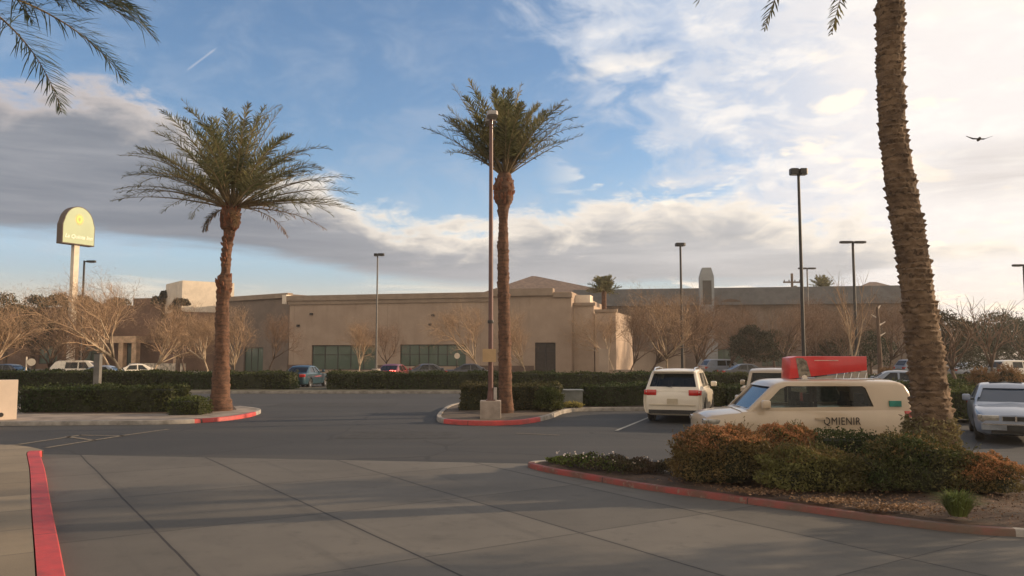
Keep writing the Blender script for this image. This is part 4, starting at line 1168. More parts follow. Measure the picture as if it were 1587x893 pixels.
def window(parent, M, o, nx, zsplit=None, y=0.0, rec=.30, glass=None):
    a, b, c_, d_ = o[:4]; mb = MB(); q = y + rec - .12
    for k in range(nx + 1):
        x_ = a + (b - a) * k / nx; x_ = min(max(x_, a + .03), b - .03); mb.box(x_ - .035, x_ + .035, q, q + .10, c_ + .002, d_ - .002, M)
    zz = [c_ + .05, d_ - .05] + ([zsplit] if zsplit else [])
    for z_ in zz: mb.box(a + .002, b - .002, q + .005, q + .095, z_ - .035, z_ + .035, M)
    w_ = obj('window', mb, M_MULL, parent)
    obj('pane', MB().add([M @ Vector(p) for p in ((a, q + .05, c_), (b, q + .05, c_), (b, q + .05, d_), (a, q + .05, d_))], [(0, 1, 2, 3)]), glass or M_GLS, w_)
    obj('backing', MB().add([M @ Vector(p) for p in ((a - .1, y + rec + 1.6, c_ - .1), (b + .1, y + rec + 1.6, c_ - .1), (b + .1, y + rec + 1.6, d_ + .1), (a - .1, y + rec + 1.6, d_ + .1))], [(0, 1, 2, 3)]), M_DARKIN, w_).name = 'shop_interior'
    return w_
def wall_line(px0, Y0, px1, Y1):
    return frame_M(Vector((XA(px0, Y0), Y0, 0)), Vector((XA(px1, Y1), Y1, 0)))

# main beige store
M1, L1 = wall_line(447, 86, 886, 78.5)
def s_of(px, M=M1):
    """distance along the facade line under a photograph column"""
    d = ray(px, 540); o = M.to_translation(); u = M.to_3x3() @ Vector((1, 0, 0))
    det = d.x * -u.y + u.x * d.y
    t = (o.x * -u.y + u.x * o.y) / det
    return (d.x * t - o.x) / u.x if abs(u.x) > 1e-6 else 0
def z_of(px, py, M=M1):
    s_ = s_of(px, M); p = M @ Vector((s_, 0, 0)); return ZA(py, p.y) if False else D(px, py, p.y).z
store = thing('store_building', 'large beige stucco retail store with two banks of dark shop windows', 'building', (M1 @ Vector((L1 / 2, 5, 0))))
store_inv = Matrix.Translation(-Vector(store.location))
SM = store_inv @ M1
w1 = (s_of(483), s_of(583), .5, z_of(530, 535)); w2 = (s_of(620), s_of(722), .9, z_of(670, 534)); dr = (s_of(829), s_of(861), .14, z_of(845, 531))
HT = 8.25
obj('wall', facade(SM, 0, L1, 0, HT, 24, [w1, w2, dr]), M_STUC, store)
window(store, SM, w1, 5, w1[3] - 1.0); window(store, SM, w2, 7, w2[3] - 1.0)
d_ = obj('door', MB().box(dr[0] + .05, dr[1] - .05, .22, .28, .15, dr[3] - .05, SM), mat('dark_door', (.035, .025, .02), .6, .2), store)
mbd = MB()
for k in range(3): mbd.box(dr[0] + (dr[1] - dr[0]) * k / 2 - .05, dr[0] + (dr[1] - dr[0]) * k / 2 + .05, .14, .215, .15, dr[3] - .06, SM)
mbd.box(dr[0] - .05, dr[1] + .05, .14, .215, dr[3] - .9, dr[3] - .8, SM)
obj('door_frame', mbd, M_MULL, d_)
cm = MB(); s_mid = s_of(760); s_b = s_of(858)
cm.box(-.25, s_mid - .02, -.28, .4, HT - .45, HT + .10, SM); cm.box(-.15, s_mid - .03, -.14, -.002, HT - .85, HT - .452, SM)
cm.box(s_mid, s_b, -.34, .6, HT - .35, HT + .36, SM)
cm.box(s_b + .01, L1 + .1, -.26, .4, HT - .55, HT - .12, SM)
obj('cornice', cm, M_TRIM, store)
obj('sunlit_cornice_end', MB().box(-.75, -.252, -.30, .7, HT - .75, HT + .22, SM), M_WHITEP, store)  # cream end piece: sunlight on the cornice return put into its colour
jb = MB()
for sx in (s_of(455), s_of(600), s_of(745), s_of(805)): jb.box(sx - .012, sx + .012, -.006, -.0025, .2, HT - .9, SM)
obj('control_joint', jb, mat('joint_shadow_gap', (.22, .16, .12), .9, .05), store)['kind'] = 'stuff'
for px_ in (462, 502 - 20, 667, 671):
    py_ = {462: 505, 482: 487, 667: 503, 671: 489}[px_]
    sx, zz_ = s_of(px_), z_of(px_, py_)
    obj('wall_lamp', MB().box(sx - .14, sx + .14, -.24, -.002, zz_ - .10, zz_ + .12, SM).box(sx - .05, sx + .05, -.34, -.242, zz_ - .02, zz_ + .06, SM), M_MULL, store)
for wa_, wb2 in ((.02, w1[0] - .05), (w1[1] + .05, w2[0] - .05), (w2[1] + .05, dr[0] - .1)): obj('wainscot', MB().box(wa_, wb2, -.05, -.002, .15, 1.0, SM), mat('brown_base', (.13, .085, .065), .9, .1), store)
ev_ = MB()
for (sx, sy, wz, hz) in ((8, 9, 1.6, 1.0), (17, 12, 2.2, .8), (22, 6, 1.2, 1.1)): ev_.box(sx, sx + wz, sy, sy + 1.4, HT + .003, HT + hz * .35, SM)
# stepped corner blocks on the right
e0 = M1 @ Vector((L1, 0, 0))
M2, L2 = wall_line(889, 79.5, 921, 79.0)
obj('corner_block', facade(store_inv @ M2, 0, L2, 0, z_of(905, 474, M2), 12, []), M_STUC_L, store)
obj('coping', MB().box(-.02, L2 + .15, -.18, .3, z_of(905, 474, M2) + .003, z_of(905, 474, M2) + .3, store_inv @ M2), M_TRIM, store)
M3, L3 = wall_line(922.5, 78.6, 955, 78.0)
obj('corner_block', facade(store_inv @ M3, 0, L3, 0, z_of(938, 484, M3), 11, []), M_STUC_L, store)
obj('coping', MB().box(-.02, L3 + .15, -.18, .3, z_of(938, 484, M3) + .003, z_of(938, 484, M3) + .28, store_inv @ M3), M_TRIM, store)
lz = z_of(895, 464, M2)
obj('sunlit_parapet_side', MB().box(-.6, 1.5, 1.2, 3.2, z_of(905, 474, M2) + .003, lz + .5, store_inv @ M2), M_WHITEP, store)  # cream block standing for the sunlit inner side of the parapet

# low beige screen wall and buttress right of the store
M4, L4 = wall_line(925, 71.0, 1062, 70.0)
sw = thing('screen_wall', 'low beige stucco wall behind the white SUV, right of the store', 'wall', M4 @ Vector((L4 / 2, 0, 0)))
iv = Matrix.Translation(-Vector(sw.location)) @ M4
obj('wall', MB().box(s_of(981, M4), L4, 0, .4, 0, z_of(1020, 545, M4), iv), M_STUC_L, sw)
obj('coping', MB().box(s_of(981, M4) - .05, L4 + .05, -.05, .45, z_of(1020, 545, M4) + .003, z_of(1020, 545, M4) + .14, iv), M_TRIM, sw)
obj('pier', MB().box(s_of(928, M4), s_of(943, M4), -.2, .7, 0, z_of(935, 541, M4), iv), M_STUC_L, sw)
obj('low_wall', MB().box(s_of(943, M4) + .01, s_of(981, M4) - .01, .05, .35, 0, z_of(960, 573, M4), iv), M_STUC, sw)

# darker wing left of the main store
M5, L5 = wall_line(352, 95, 446, 88.5)
wing = thing('store_wing', 'dark shaded wing of the store behind the left palm, left of the beige front', 'building', M5 @ Vector((L5 / 2, 4, 0)))
iv = Matrix.Translation(-Vector(wing.location)) @ M5
wo_ = (s_of(378, M5), s_of(408, M5), .14, 2.9)
obj('wall', facade(iv, -1, L5, 0, z_of(400, 459, M5), 18, [wo_]), M_STUC_D, wing)
window(wing, iv, wo_, 3)
obj('cornice', MB().box(-1.1, L5 + .1, -.3, .4, z_of(400, 459, M5) - .4, z_of(400, 459, M5) + .12, iv), M_TRIM, wing)

# brown mall building far left with lit white roof block and lit entrance
M6, L6 = wall_line(-60, 112, 268, 102)
mall = thing('mall_building', 'long reddish-brown building at far left behind the leafless trees', 'building', M6 @ Vector((L6 / 2, 4, 0)))
iv = Matrix.Translation(-Vector(mall.location)) @ M6
zt = z_of(180, 474, M6)
ent = (s_of(188, M6), s_of(212, M6), .14, z_of(200, 525, M6))
ops = [ent, (s_of(120, M6), s_of(150, M6), .8, 3.2), (s_of(60, M6), s_of(95, M6), .8, 3.2)]
obj('wall', facade(iv, 0, L6, 0, zt, 20, ops), M_BRN, mall)
for o_ in ops: window(mall, iv, o_, 3)
obj('parapet', MB().box(s_of(205, M6), s_of(262, M6), -.15, 2, zt + .003, zt + .9, iv), M_BRN, mall)
po = MB()
for px_ in (184, 216, 236): po.box(s_of(px_, M6) - .35, s_of(px_, M6) + .35, -3.2, -2.5, 0, z_of(px_, 532, M6), iv)
obj('portico_column', po, mat('tan_stone', (.60, .40, .25), .9, .15, 1.5), mall)['kind'] = 'stuff'
obj('portico_beam', MB().box(s_of(182, M6), s_of(239, M6), -3.3, -.003, z_of(210, 532, M6) + .003, z_of(210, 522, M6), iv), MATS['tan_stone'], mall)
# white block
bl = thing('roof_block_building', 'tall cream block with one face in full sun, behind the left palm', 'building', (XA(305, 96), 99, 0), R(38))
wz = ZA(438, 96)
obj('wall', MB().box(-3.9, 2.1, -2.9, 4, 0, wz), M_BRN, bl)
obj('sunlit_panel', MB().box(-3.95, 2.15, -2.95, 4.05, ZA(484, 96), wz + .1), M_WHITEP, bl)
M7, L7 = wall_line(262, 99, 350, 96)
arc = thing('arcade_building', 'brown shaded arcade front with one pale lit column, below the cream block', 'building', M7 @ Vector((L7 / 2, 3, 0)))
iv = Matrix.Translation(-Vector(arc.location)) @ M7
oo = [(s_of(a_, M7), s_of(b_, M7), .14, 3.6) for a_, b_ in ((268, 288), (318, 334))]
obj('wall', facade(iv, 0, L7, 0, z_of(300, 487, M7), 8, oo, rec=1.5), M_BRN, arc)
for o_ in oo: window(arc, iv, o_, 2, rec=1.4)
obj('column', MB().box(s_of(309, M7), s_of(314, M7), -4.2, -3.7, 0, z_of(311, 484, M7) + .3, iv), mat('tan_stone', (.60, .40, .25), .9), arc)
obj('stone_base', MB().box(s_of(255, M7), s_of(336, M7), -5.4, -5.0, 0, z_of(300, 561, M7) * .9, iv), mat('pale_stone', (.62, .52, .40), .9, .3, 2.5, bump=.5), arc)

# hip-roofed block behind the store
hp = thing('hip_roof_building', 'brown tiled hip roof rising behind the beige store', 'building', (XA(838, 118), 122, 0))
zr = ZA(458, 118); za = ZA(428, 122)
obj('wall', MB().box(-8.5, 10.5, -8, 8, 0, zr), M_STUC_D, hp)
rb_ = MB().add([(-7.6 - 1, -8.6, zr + .01), (11, -8.6, zr + .01), (11, 8.6, zr + .01), (-8.6, 8.6, zr + .01), (-1.2, 0, za), (-.6, 0, za)], [(0, 1, 5, 4), (1, 2, 5), (2, 3, 4, 5), (3, 0, 4), (0, 3, 2, 1)])
obj('roof', rb_, M_TILE, hp)

# long dark-roofed building at right
M8, L8 = wall_line(893, 112, 1416, 104)
lb = thing('long_building', 'long low building with slate-grey roof band behind the right-hand leafless trees', 'building', M8 @ Vector((L8 / 2, 4, 0)))
iv = Matrix.Translation(-Vector(lb.location)) @ M8
zl, zr_ = z_of(900, 448, M8), z_of(1400, 441, M8); ze = z_of(1150, 473, M8)
ops = [(s_of(1112, M8), s_of(1152, M8), .5, z_of(1130, 541, M8)), (s_of(1180, M8), s_of(1215, M8), .5, 3.4), (s_of(1290, M8), s_of(1330, M8), .5, 3.4)]
obj('wall', facade(iv, 0, L8, 0, ze, 18, ops), M_STUC_D, lb)
for o_ in ops: window(lb, iv, o_, 4)
rf = MB().add([iv @ Vector(p) for p in ((-.5, -.9, ze + .003), (L8 + .5, -.9, ze + .003), (L8 + .5, 1.4, zr_), (-.5, 1.4, zl), (-.5, 17, zl), (L8 + .5, 17, zr_), (L8 + .5, 18.5, ze + .003), (-.5, 18.5, ze + .003))], [(0, 1, 2, 3), (3, 2, 5, 4), (4, 5, 6, 7), (0, 3, 4, 7), (1, 6, 5, 2), (0, 7, 6, 1)])
obj('roof', rf, M_ROOFM, lb)
pz = MB(); cxp = s_of(1370, M8); r0, r1 = s_of(1346, M8), s_of(1392, M8)
pz.add([iv @ Vector(p) for p in ((r0, 2, zr_ + .003), (r1, 2, zr_ + .003), (r1, 8, zr_ + .003), (r0, 8, zr_ + .003), (cxp - .3, 5, z_of(1370, 432, M8)), (cxp + .6, 5, z_of(1370, 432, M8)))], [(0, 1, 5, 4), (1, 2, 5), (2, 3, 4, 5), (3, 0, 4)])
obj('roof_peak', pz, M_TILE, lb)
ar = MB(); ca = s_of(1134, M8); n_ = 12
pts_o = [(ca + 2.0 * math.cos(PI * k / n_), z_of(1134, 482, M8) + 1.6 * math.sin(PI * k / n_)) for k in range(n_ + 1)]
pts_i = [(ca + 1.55 * math.cos(PI * k / n_), z_of(1134, 482, M8) + 1.2 * math.sin(PI * k / n_)) for k in range(n_ + 1)]
poly = pts_o + pts_i[::-1]
Mx = iv @ Matrix(((1, 0, 0, 0), (0, 0, 1, -.5), (0, 1, 0, 0), (0, 0, 0, 1)))
ar = MB()
for k in range(n_): ar.prism([pts_o[k], pts_o[k + 1], pts_i[k + 1], pts_i[k]], 0, .49, Mx)
obj('arch', ar, mat('brown_trim', (.12, .08, .06), .9), lb)

# slim arched tower in front of the long building
tw = thing('tower', 'slim pale blue-grey tower with clipped top above the long roof', 'tower', (XA(1097, 100), 100, 0), R(-8))
zt_, hw = ZA(416, 100), .86
M_TOW = mat('tower_paint', (.30, .32, .33), .85, .08, .6)
obj('shaft', MB().prism([(-hw, 0), (hw, 0), (hw, zt_ - 1.1), (hw * .62, zt_), (-hw * .62, zt_), (-hw, zt_ - 1.1)], -hw, hw, Matrix(((1, 0, 0, 0), (0, 0, 1, 0), (0, 1, 0, 0), (0, 0, 0, 1)))), M_TOW, tw)
obj('louvre', MB().box(-hw * .62, hw * .62, -hw - .05, -hw - .003, zt_ - 4.6, zt_ - 1.6), M_ROOFM, tw)
obj('plinth', MB().box(-hw - .25, hw + .25, -hw - .25, -hw - .06, 0, 3.6).box(-hw - .25, -hw - .003, -hw - .05, hw + .2, 0, 3.6).box(hw + .003, hw + .25, -hw - .05, hw + .2, 0, 3.6), M_TOW, tw)

# cream block wall at the left edge
pw = thing('boundary_wall', 'cream painted wall end at the left edge, half in shadow', 'wall', (XA(30, 25.7), 25.7, .12), R(34))
hh = ZA(589, 25.7) - .12
wb_ = obj('wall', MB().box(-4.5, 0, 0, .5, -.1, hh), mat('cream_wall', (.74, .60, .48), .85, .05, 1.0, bump=.1), pw)
obj('drain_opening', MB().lathe([(.001, 0), (.07, 0), (.07, .012), (.001, .012)], 14, Matrix.Translation((-.42, -.014, .16)) @ Matrix.Rotation(-PI / 2, 4, 'X')), M_MULL, pw)

# ---------------------------------------------------------------- tall roadside sign
Ys = 100.0
sg = thing('pole_sign', 'tall roadside sign with a yellow-green arched face on a white pole', 'sign', (XA(109, Ys), Ys, 0), R(62))
zb, ztp = ZA(380, Ys), ZA(321, Ys)
Hs = ztp - zb; Wd = 4.3
prof = [(-Wd / 2, 0), (Wd / 2, 0), (Wd / 2, Hs * .50)]
for k in range(1, 16):
    a = PI * k / 16; prof.append((Wd / 2 * .93 * math.cos(a), Hs * .52 + Hs * .48 * math.sin(a)))
prof.append((-Wd / 2, Hs * .50))
XZ = Matrix(((1, 0, 0, 0), (0, 0, 1, 0), (0, 1, 0, zb), (0, 0, 0, 1)))
cab_ = obj('cabinet', MB().prism(prof, -.55, .55, XZ), mat('sign_brown', (.10, .065, .045), .7, .1), sg)
fp = [(px_ * .955, .12 + pz_ * .955) for px_, pz_ in prof]
obj('sign_face', MB().prism(fp, -.58, -.552, XZ), mat('sign_face_green', (.36, .44, .27), .5, .04, .5), sg)
TM = Matrix(((1, 0, 0, 0), (0, 0, -1, -.585), (0, 1, 0, zb), (0, 0, 0, 1)))
def text_part(s_, size, x_, z_, m, parent, M, **k):
    me = text_mesh(s_, size, **k); me.transform(M @ Matrix.Translation((x_, z_, .01))); return obj('lettering', me, m, parent, fix=False)
M_SWH = mat('sign_white', (.80, .78, .66), .5, .02)
text_part('La Quinta Inn', .66, 0, Hs * .20, M_SWH, sg, TM, bold=.014, shear=.25)
sb = MB(); cy_ = Hs * .66
for k in range(16):
    a = 2 * PI * k / 16; q = .13
    sb.add([TM @ Vector(p) for p in ((.42 * math.cos(a - q), cy_ + .52 * math.sin(a - q), .012), (.42 * math.cos(a + q), cy_ + .52 * math.sin(a + q), .012), (.66 * math.cos(a), cy_ + .82 * math.sin(a), .012))], [(0, 1, 2)])
dk = [(.40 * math.cos(2 * PI * k / 24), cy_ + .50 * math.sin(2 * PI * k / 24)) for k in range(24)]
sb.prism(dk, .0, .02, TM)
obj('sun_emblem', sb, mat('sun_yellow', (.80, .62, .12), .5, .02), sg)
obj('emblem_centre', MB().prism([(.15 * math.cos(2 * PI * k / 16), cy_ + .24 * math.sin(2 * PI * k / 16)) for k in range(16)], .022, .035, TM), mat('emblem_olive', (.42, .36, .06), .5, .02), sg)
obj('pole', MB().box(-.34, .34, -.32, .32, 0, zb - .003), M_WHITEP, sg)

# ---------------------------------------------------------------- light poles
M_POLE = mat('dark_pole_paint', (.032, .030, .030), .55, .15, 2)
M_POLE_G = mat('grey_pole_paint', (.16, .15, .14), .5, .15, 2)
M_POLE_B = mat('brown_pole_paint', (.13, .055, .045), .5, .15, 2, coat=.2)
M_POLE_L = mat('pale_pole_paint', (.42, .38, .34), .5, .15, 2)
M_PIER = mat('concrete_pier', (.36, .30, .25), .9, .12, 2.5, bump=.4)
M_LENS = mat('lamp_lens', (.5, .5, .48), .2, .05)
def lamp_pole(px, Y, top_y, label, heads, m=M_POLE, r=.09, pier=None, px_top=None, z0=.0, plate=True, rz=0.0, group='light poles of the car park', hs=1.0):
    H = ZA(top_y, Y) - z0
    t = thing('light_pole', label, 'light pole', (XA(px, Y), Y, z0), rz, group)
    zb_ = 0
    if pier:
        pr, ph = pier
        obj('base', MB().lathe([(pr, -.05), (pr, ph - .03), (pr - .03, ph), (0.001, ph)], 20), M_PIER, t, smooth=50); zb_ = ph
    obj('pole', MB().tube([(0, 0, zb_), (0, 0, H)], [r, r * .72], 10), m, t, smooth=60)
    if plate: obj('base_plate', MB().box(-r * 1.7, r * 1.7, -r * 1.7, r * 1.7, zb_ + .002, zb_ + .04).tube([(0, 0, zb_ + .04), (0, 0, zb_ + .3)], [r * 1.35, r * 1.15], 8), m, t)
    for (ang, arm, L_, W_, th) in heads:
        M = Matrix.Rotation(ang, 4, 'Z')
        h_ = obj('lamp_head', MB().prism([(arm, -W_ / 2), (arm + L_ * .8, -W_ / 2), (arm + L_, -W_ / 3), (arm + L_, W_ / 3), (arm + L_ * .8, W_ / 2), (arm, W_ / 2)], H - th, H, M), M_POLE, t)
        obj('arm', MB().box(0.0, arm + .02, -.035, .035, H - th * .5 - .04, H - th * .5 + .04, M), m, h_)
        obj('lens', MB().box(arm + L_ * .2, arm + L_ * .85, -W_ * .35, W_ * .35, H - th - .02, H - th - .002, M), M_LENS, h_)
    return t
# brown pole with the sign, in front of the middle palm
Yp = 26.2
mp_ = lamp_pole(760.5, Yp, 181, 'tall brown light pole with a tan sign plate beside the middle palm', [(R(96), .10, .62, .34, .12), (R(-84), .10, .62, .34, .12)], M_POLE_B, .085, None, z0=.13)
hb = .55
obj('base', MB().prism([(-.33, -.33), (.33, -.33), (.33, .33), (-.33, .33)], -.1, hb), M_PIER, mp_)
M_HDL = mat('pale_lamp_housing', (.45, .42, .40), .5, .1)
for ch in mp_.children:
    if ch.name.startswith('lamp_head'): ch.data.materials.clear(); ch.data.materials.append(M_HDL)
    if ch.name.startswith('base_plate'): ch.location.z = hb
zc = ZA(551, Yp) - .13
plt_ = obj('sign_plate', MB().box(-.26, .17, -.135, -.11, zc - .21, zc + .21), mat('tan_sign', (.50, .33, .17), .6, .05), mp_)
obj('bracket', MB().box(-.10, .10, -.108, -.07, zc - .05, zc + .05), M_MULL, plt_)
obj('pale_side_box', MB().box(.10, .20, -.06, .06, hb + .003, hb + .42), M_POLE_L, mp_)  # pale box against the right side of the pole foot
obj('band', MB().lathe([(.10, 3.05), (.105, 3.1), (.10, 3.15)], 14), M_POLE, mp_)

lamp_pole(583, 49.3, 393, 'slim grey light pole on a round concrete pier before the left shop windows', [(R(0), .05, .36, .3, .14), (R(180), .02, .2, .22, .16)], M_POLE_G, .06, (.27, 1.15), z0=.12)
lamp_pole(1057.5, 61, 377, 'black light pole with a small domed head above the white SUV', [(0, -.36, .72, .60, .22)], M_POLE, .11, (.3, .8), z0=.12)
lamp_pole(1246, 33.0, 262, 'tallest black light pole at right with a boxy twin head', [(R(0), .05, .30, .36, .24), (R(180), .05, .30, .36, .24), (R(90), .05, .3, .3, .2)], M_POLE, .08, (.3, .7), z0=.12)
lamp_pole(1328, 57, 374, 'black light pole with a wide flat double arm, left of the thick palm', [(R(0), .12, .80, .35, .14), (R(180), .12, .80, .35, .14)], M_POLE, .12, (.3, .8), z0=.12)
lamp_pole(1255, 88, 415, 'small distant double-arm light pole just right of the tallest pole', [(R(0), .1, .85, .4, .16), (R(180), .1, .85, .4, .16)], M_POLE_G, .10)
lamp_pole(124, 60, 404, 'black light pole with one arm to the right, beside the tall pole sign', [(R(-4), .25, .62, .32, .15)], M_POLE, .10, (.3, .8), z0=.12)
lamp_pole(1594, 62, 410, 'dark light pole whose lamp head just enters at the right edge', [(R(180), .1, .75, .35, .15), (R(0), .1, .75, .35, .15)], M_POLE, .10, (.3, .8))
# utility pole
up_ = thing('utility_pole', 'distant utility pole with cross arms behind the long roof', 'utility pole', (XA(1231, 135), 135, 0))
hz_ = ZA(424, 135)
obj('pole', MB().tube([(0, 0, 0), (0, 0, hz_)], [.26, .2], 8), M_BK_D, up_)
obj('cross_arm', MB().box(-1.5, 1.5, -.1, .1, hz_ - 1.6, hz_ - 1.35), M_BK_D, up_)
for sx in (-1.3, -.5, .5, 1.3): obj('insulator', MB().lathe([(.08, 0), (.12, .12), (.05, .3), (.001, .32)], 8, Matrix.Translation((sx, 0, hz_ - 1.345))), M_POLE_G, up_)
obj('transformer', MB().lathe([(.001, 0), (.3, 0), (.34, .5), (.3, 1.1), (.001, 1.15)], 12, Matrix.Translation((.55, 0, hz_ - 3.2))), M_POLE_G, up_)

# bollard/post and signs in the left verge
for px_, yy, ty, lb_, wd_ in ((152, 46.0, 549, 'short dark post in the left verge among parked cars', .16),):
    t = thing('post', lb_, 'post', (XA(px_, yy), yy, .12))
    obj('shaft', MB().box(-wd_, wd_, -wd_, wd_, -.1, ZA(ty, yy) - .12), M_POLE_G, t)
    obj('cap', MB().box(-wd_ - .03, wd_ + .03, -wd_ - .03, wd_ + .03, ZA(ty, yy) - .117, ZA(ty, yy) - .06), M_POLE, t)
for px_, yy, ty, lb_ in ((41, 52, 553, 'slim white post with a small round sign, far left'), (708, 66, 545, 'black slim post with a white base before the right shop windows')):
    t = thing('sign_post', lb_, 'sign post', (XA(px_, yy), yy, .12), R(20))
    h_ = ZA(ty, yy) - .12
    obj('shaft', MB().tube([(0, 0, 0), (0, 0, h_)], .045, 6), M_WHITEP if px_ < 100 else M_POLE, t)
    obj('sign_plate', MB().lathe([(.001, 0), (.24, 0), (.24, .02), (.001, .02)], 14, Matrix.Translation((.3 if px_ < 100 else 0, -.06, h_ - .35)) @ Matrix.Rotation(PI / 2, 4, 'X')), M_WHITEP, t)
# grey utility cabinet and yellow rock by the middle island
ub = thing('utility_cabinet', 'grey low utility cabinet in the gap between the two middle hedges', 'utility box', (XA(885, 31.6), 31.6, .12))
obj('cabinet', MB().box(-.42, .42, -.3, .3, 0, .62), mat('cabinet_grey', (.20, .21, .20), .6, .1), ub)
obj('lid', MB().box(-.46, .46, -.34, .34, .622, .68), MATS['cabinet_grey'], ub)
bush(XA(887, 31.1), 31.0, [(0, 0, .05, .36, .2, .14)], 'tiny yellow flowering plant at the kerb below the grey cabinet', 900, .06, leafmat('yellow_leaf', (.5, .42, .12), (.28, .25, .08)), name='flower_clump')

# ---------------------------------------------------------------- bird
bd = MB()
Mb = D(1517, 216, 42)
body = [(-.30, 0, .0), (-.12, 0, .03), (.08, 0, .02), (.24, 0, -.02)]
bird = tag(obj('bird', MB().tube([(-.30, .02, .0), (-.15, 0, .02), (.0, 0, .0), (.16, 0, -.01), (.26, 0, 0)], [.015, .055, .075, .05, .012], 8), mat('bird_dark', (.05, .05, .05), .8, .1), smooth=70), 'dark bird gliding with spread wings in the bright sky right of the thick palm', 'bird')
bird.scale = (1.2, 1.2, 1.2); bird.location = Mb; bird.rotation_euler = (R(6), 0, R(75))
for sx, dz_ in ((1, .10), (-1, .14)):
    wg = MB()
    P0 = [(-.10, 0, .02), (.10, 0, .02), (.12, sx * .22, .03), (.02, sx * .50, .02 + dz_), (-.06, sx * .54, .02 + dz_), (-.08, sx * .24, .03)]
    wg.add([Vector(p) for p in P0] + [Vector(p) - Vector((0, 0, .012)) for p in P0], [(0, 1, 2, 5), (5, 2, 3, 4), (6, 11, 8, 7), (11, 10, 9, 8), (0, 5, 11, 6), (5, 4, 10, 11), (4, 3, 9, 10), (3, 2, 8, 9), (2, 1, 7, 8), (1, 0, 6, 7)])
    obj('wing', wg, MATS['bird_dark'], bird)

# ---------------------------------------------------------------- vehicles
M_TYRE = mat('tyre_rubber', (.022, .022, .022), .85, .2, 8)
M_RIM = mat('wheel_alloy', (.45, .45, .46), .3, .05, metal=.9)
M_CHR = mat('chrome_trim', (.7, .7, .7), .15, .02, metal=1.0)
M_BLK = mat('black_plastic', (.02, .02, .02), .6, .2)
M_CGL = glassmat('car_glass', (.02, .025, .028), .55)
M_CGLD = glassmat('tinted_car_glass', (.012, .014, .016), .18)
M_CGLB = glassmat('windshield_glass', (.025, .045, .08), .15)
M_TAIL = mat('tail_lamp_red', (.50, .015, .012), .2, .1, 6, coat=.8)
M_HEAD = mat('head_lamp_glass', (.30, .28, .24), .12, .15, 8, coat=1.0)
M_SEAT = mat('seat_cloth', (.075, .068, .058), .9, .2)
M_PLT = mat('plate_tan', (.50, .42, .30), .6, .05)
def paintmat(name, col, rough=.32, dirt=(.25, .2, .15)):
    m = mat(name, col, rough, .04, .9, coat=.7)
    return m

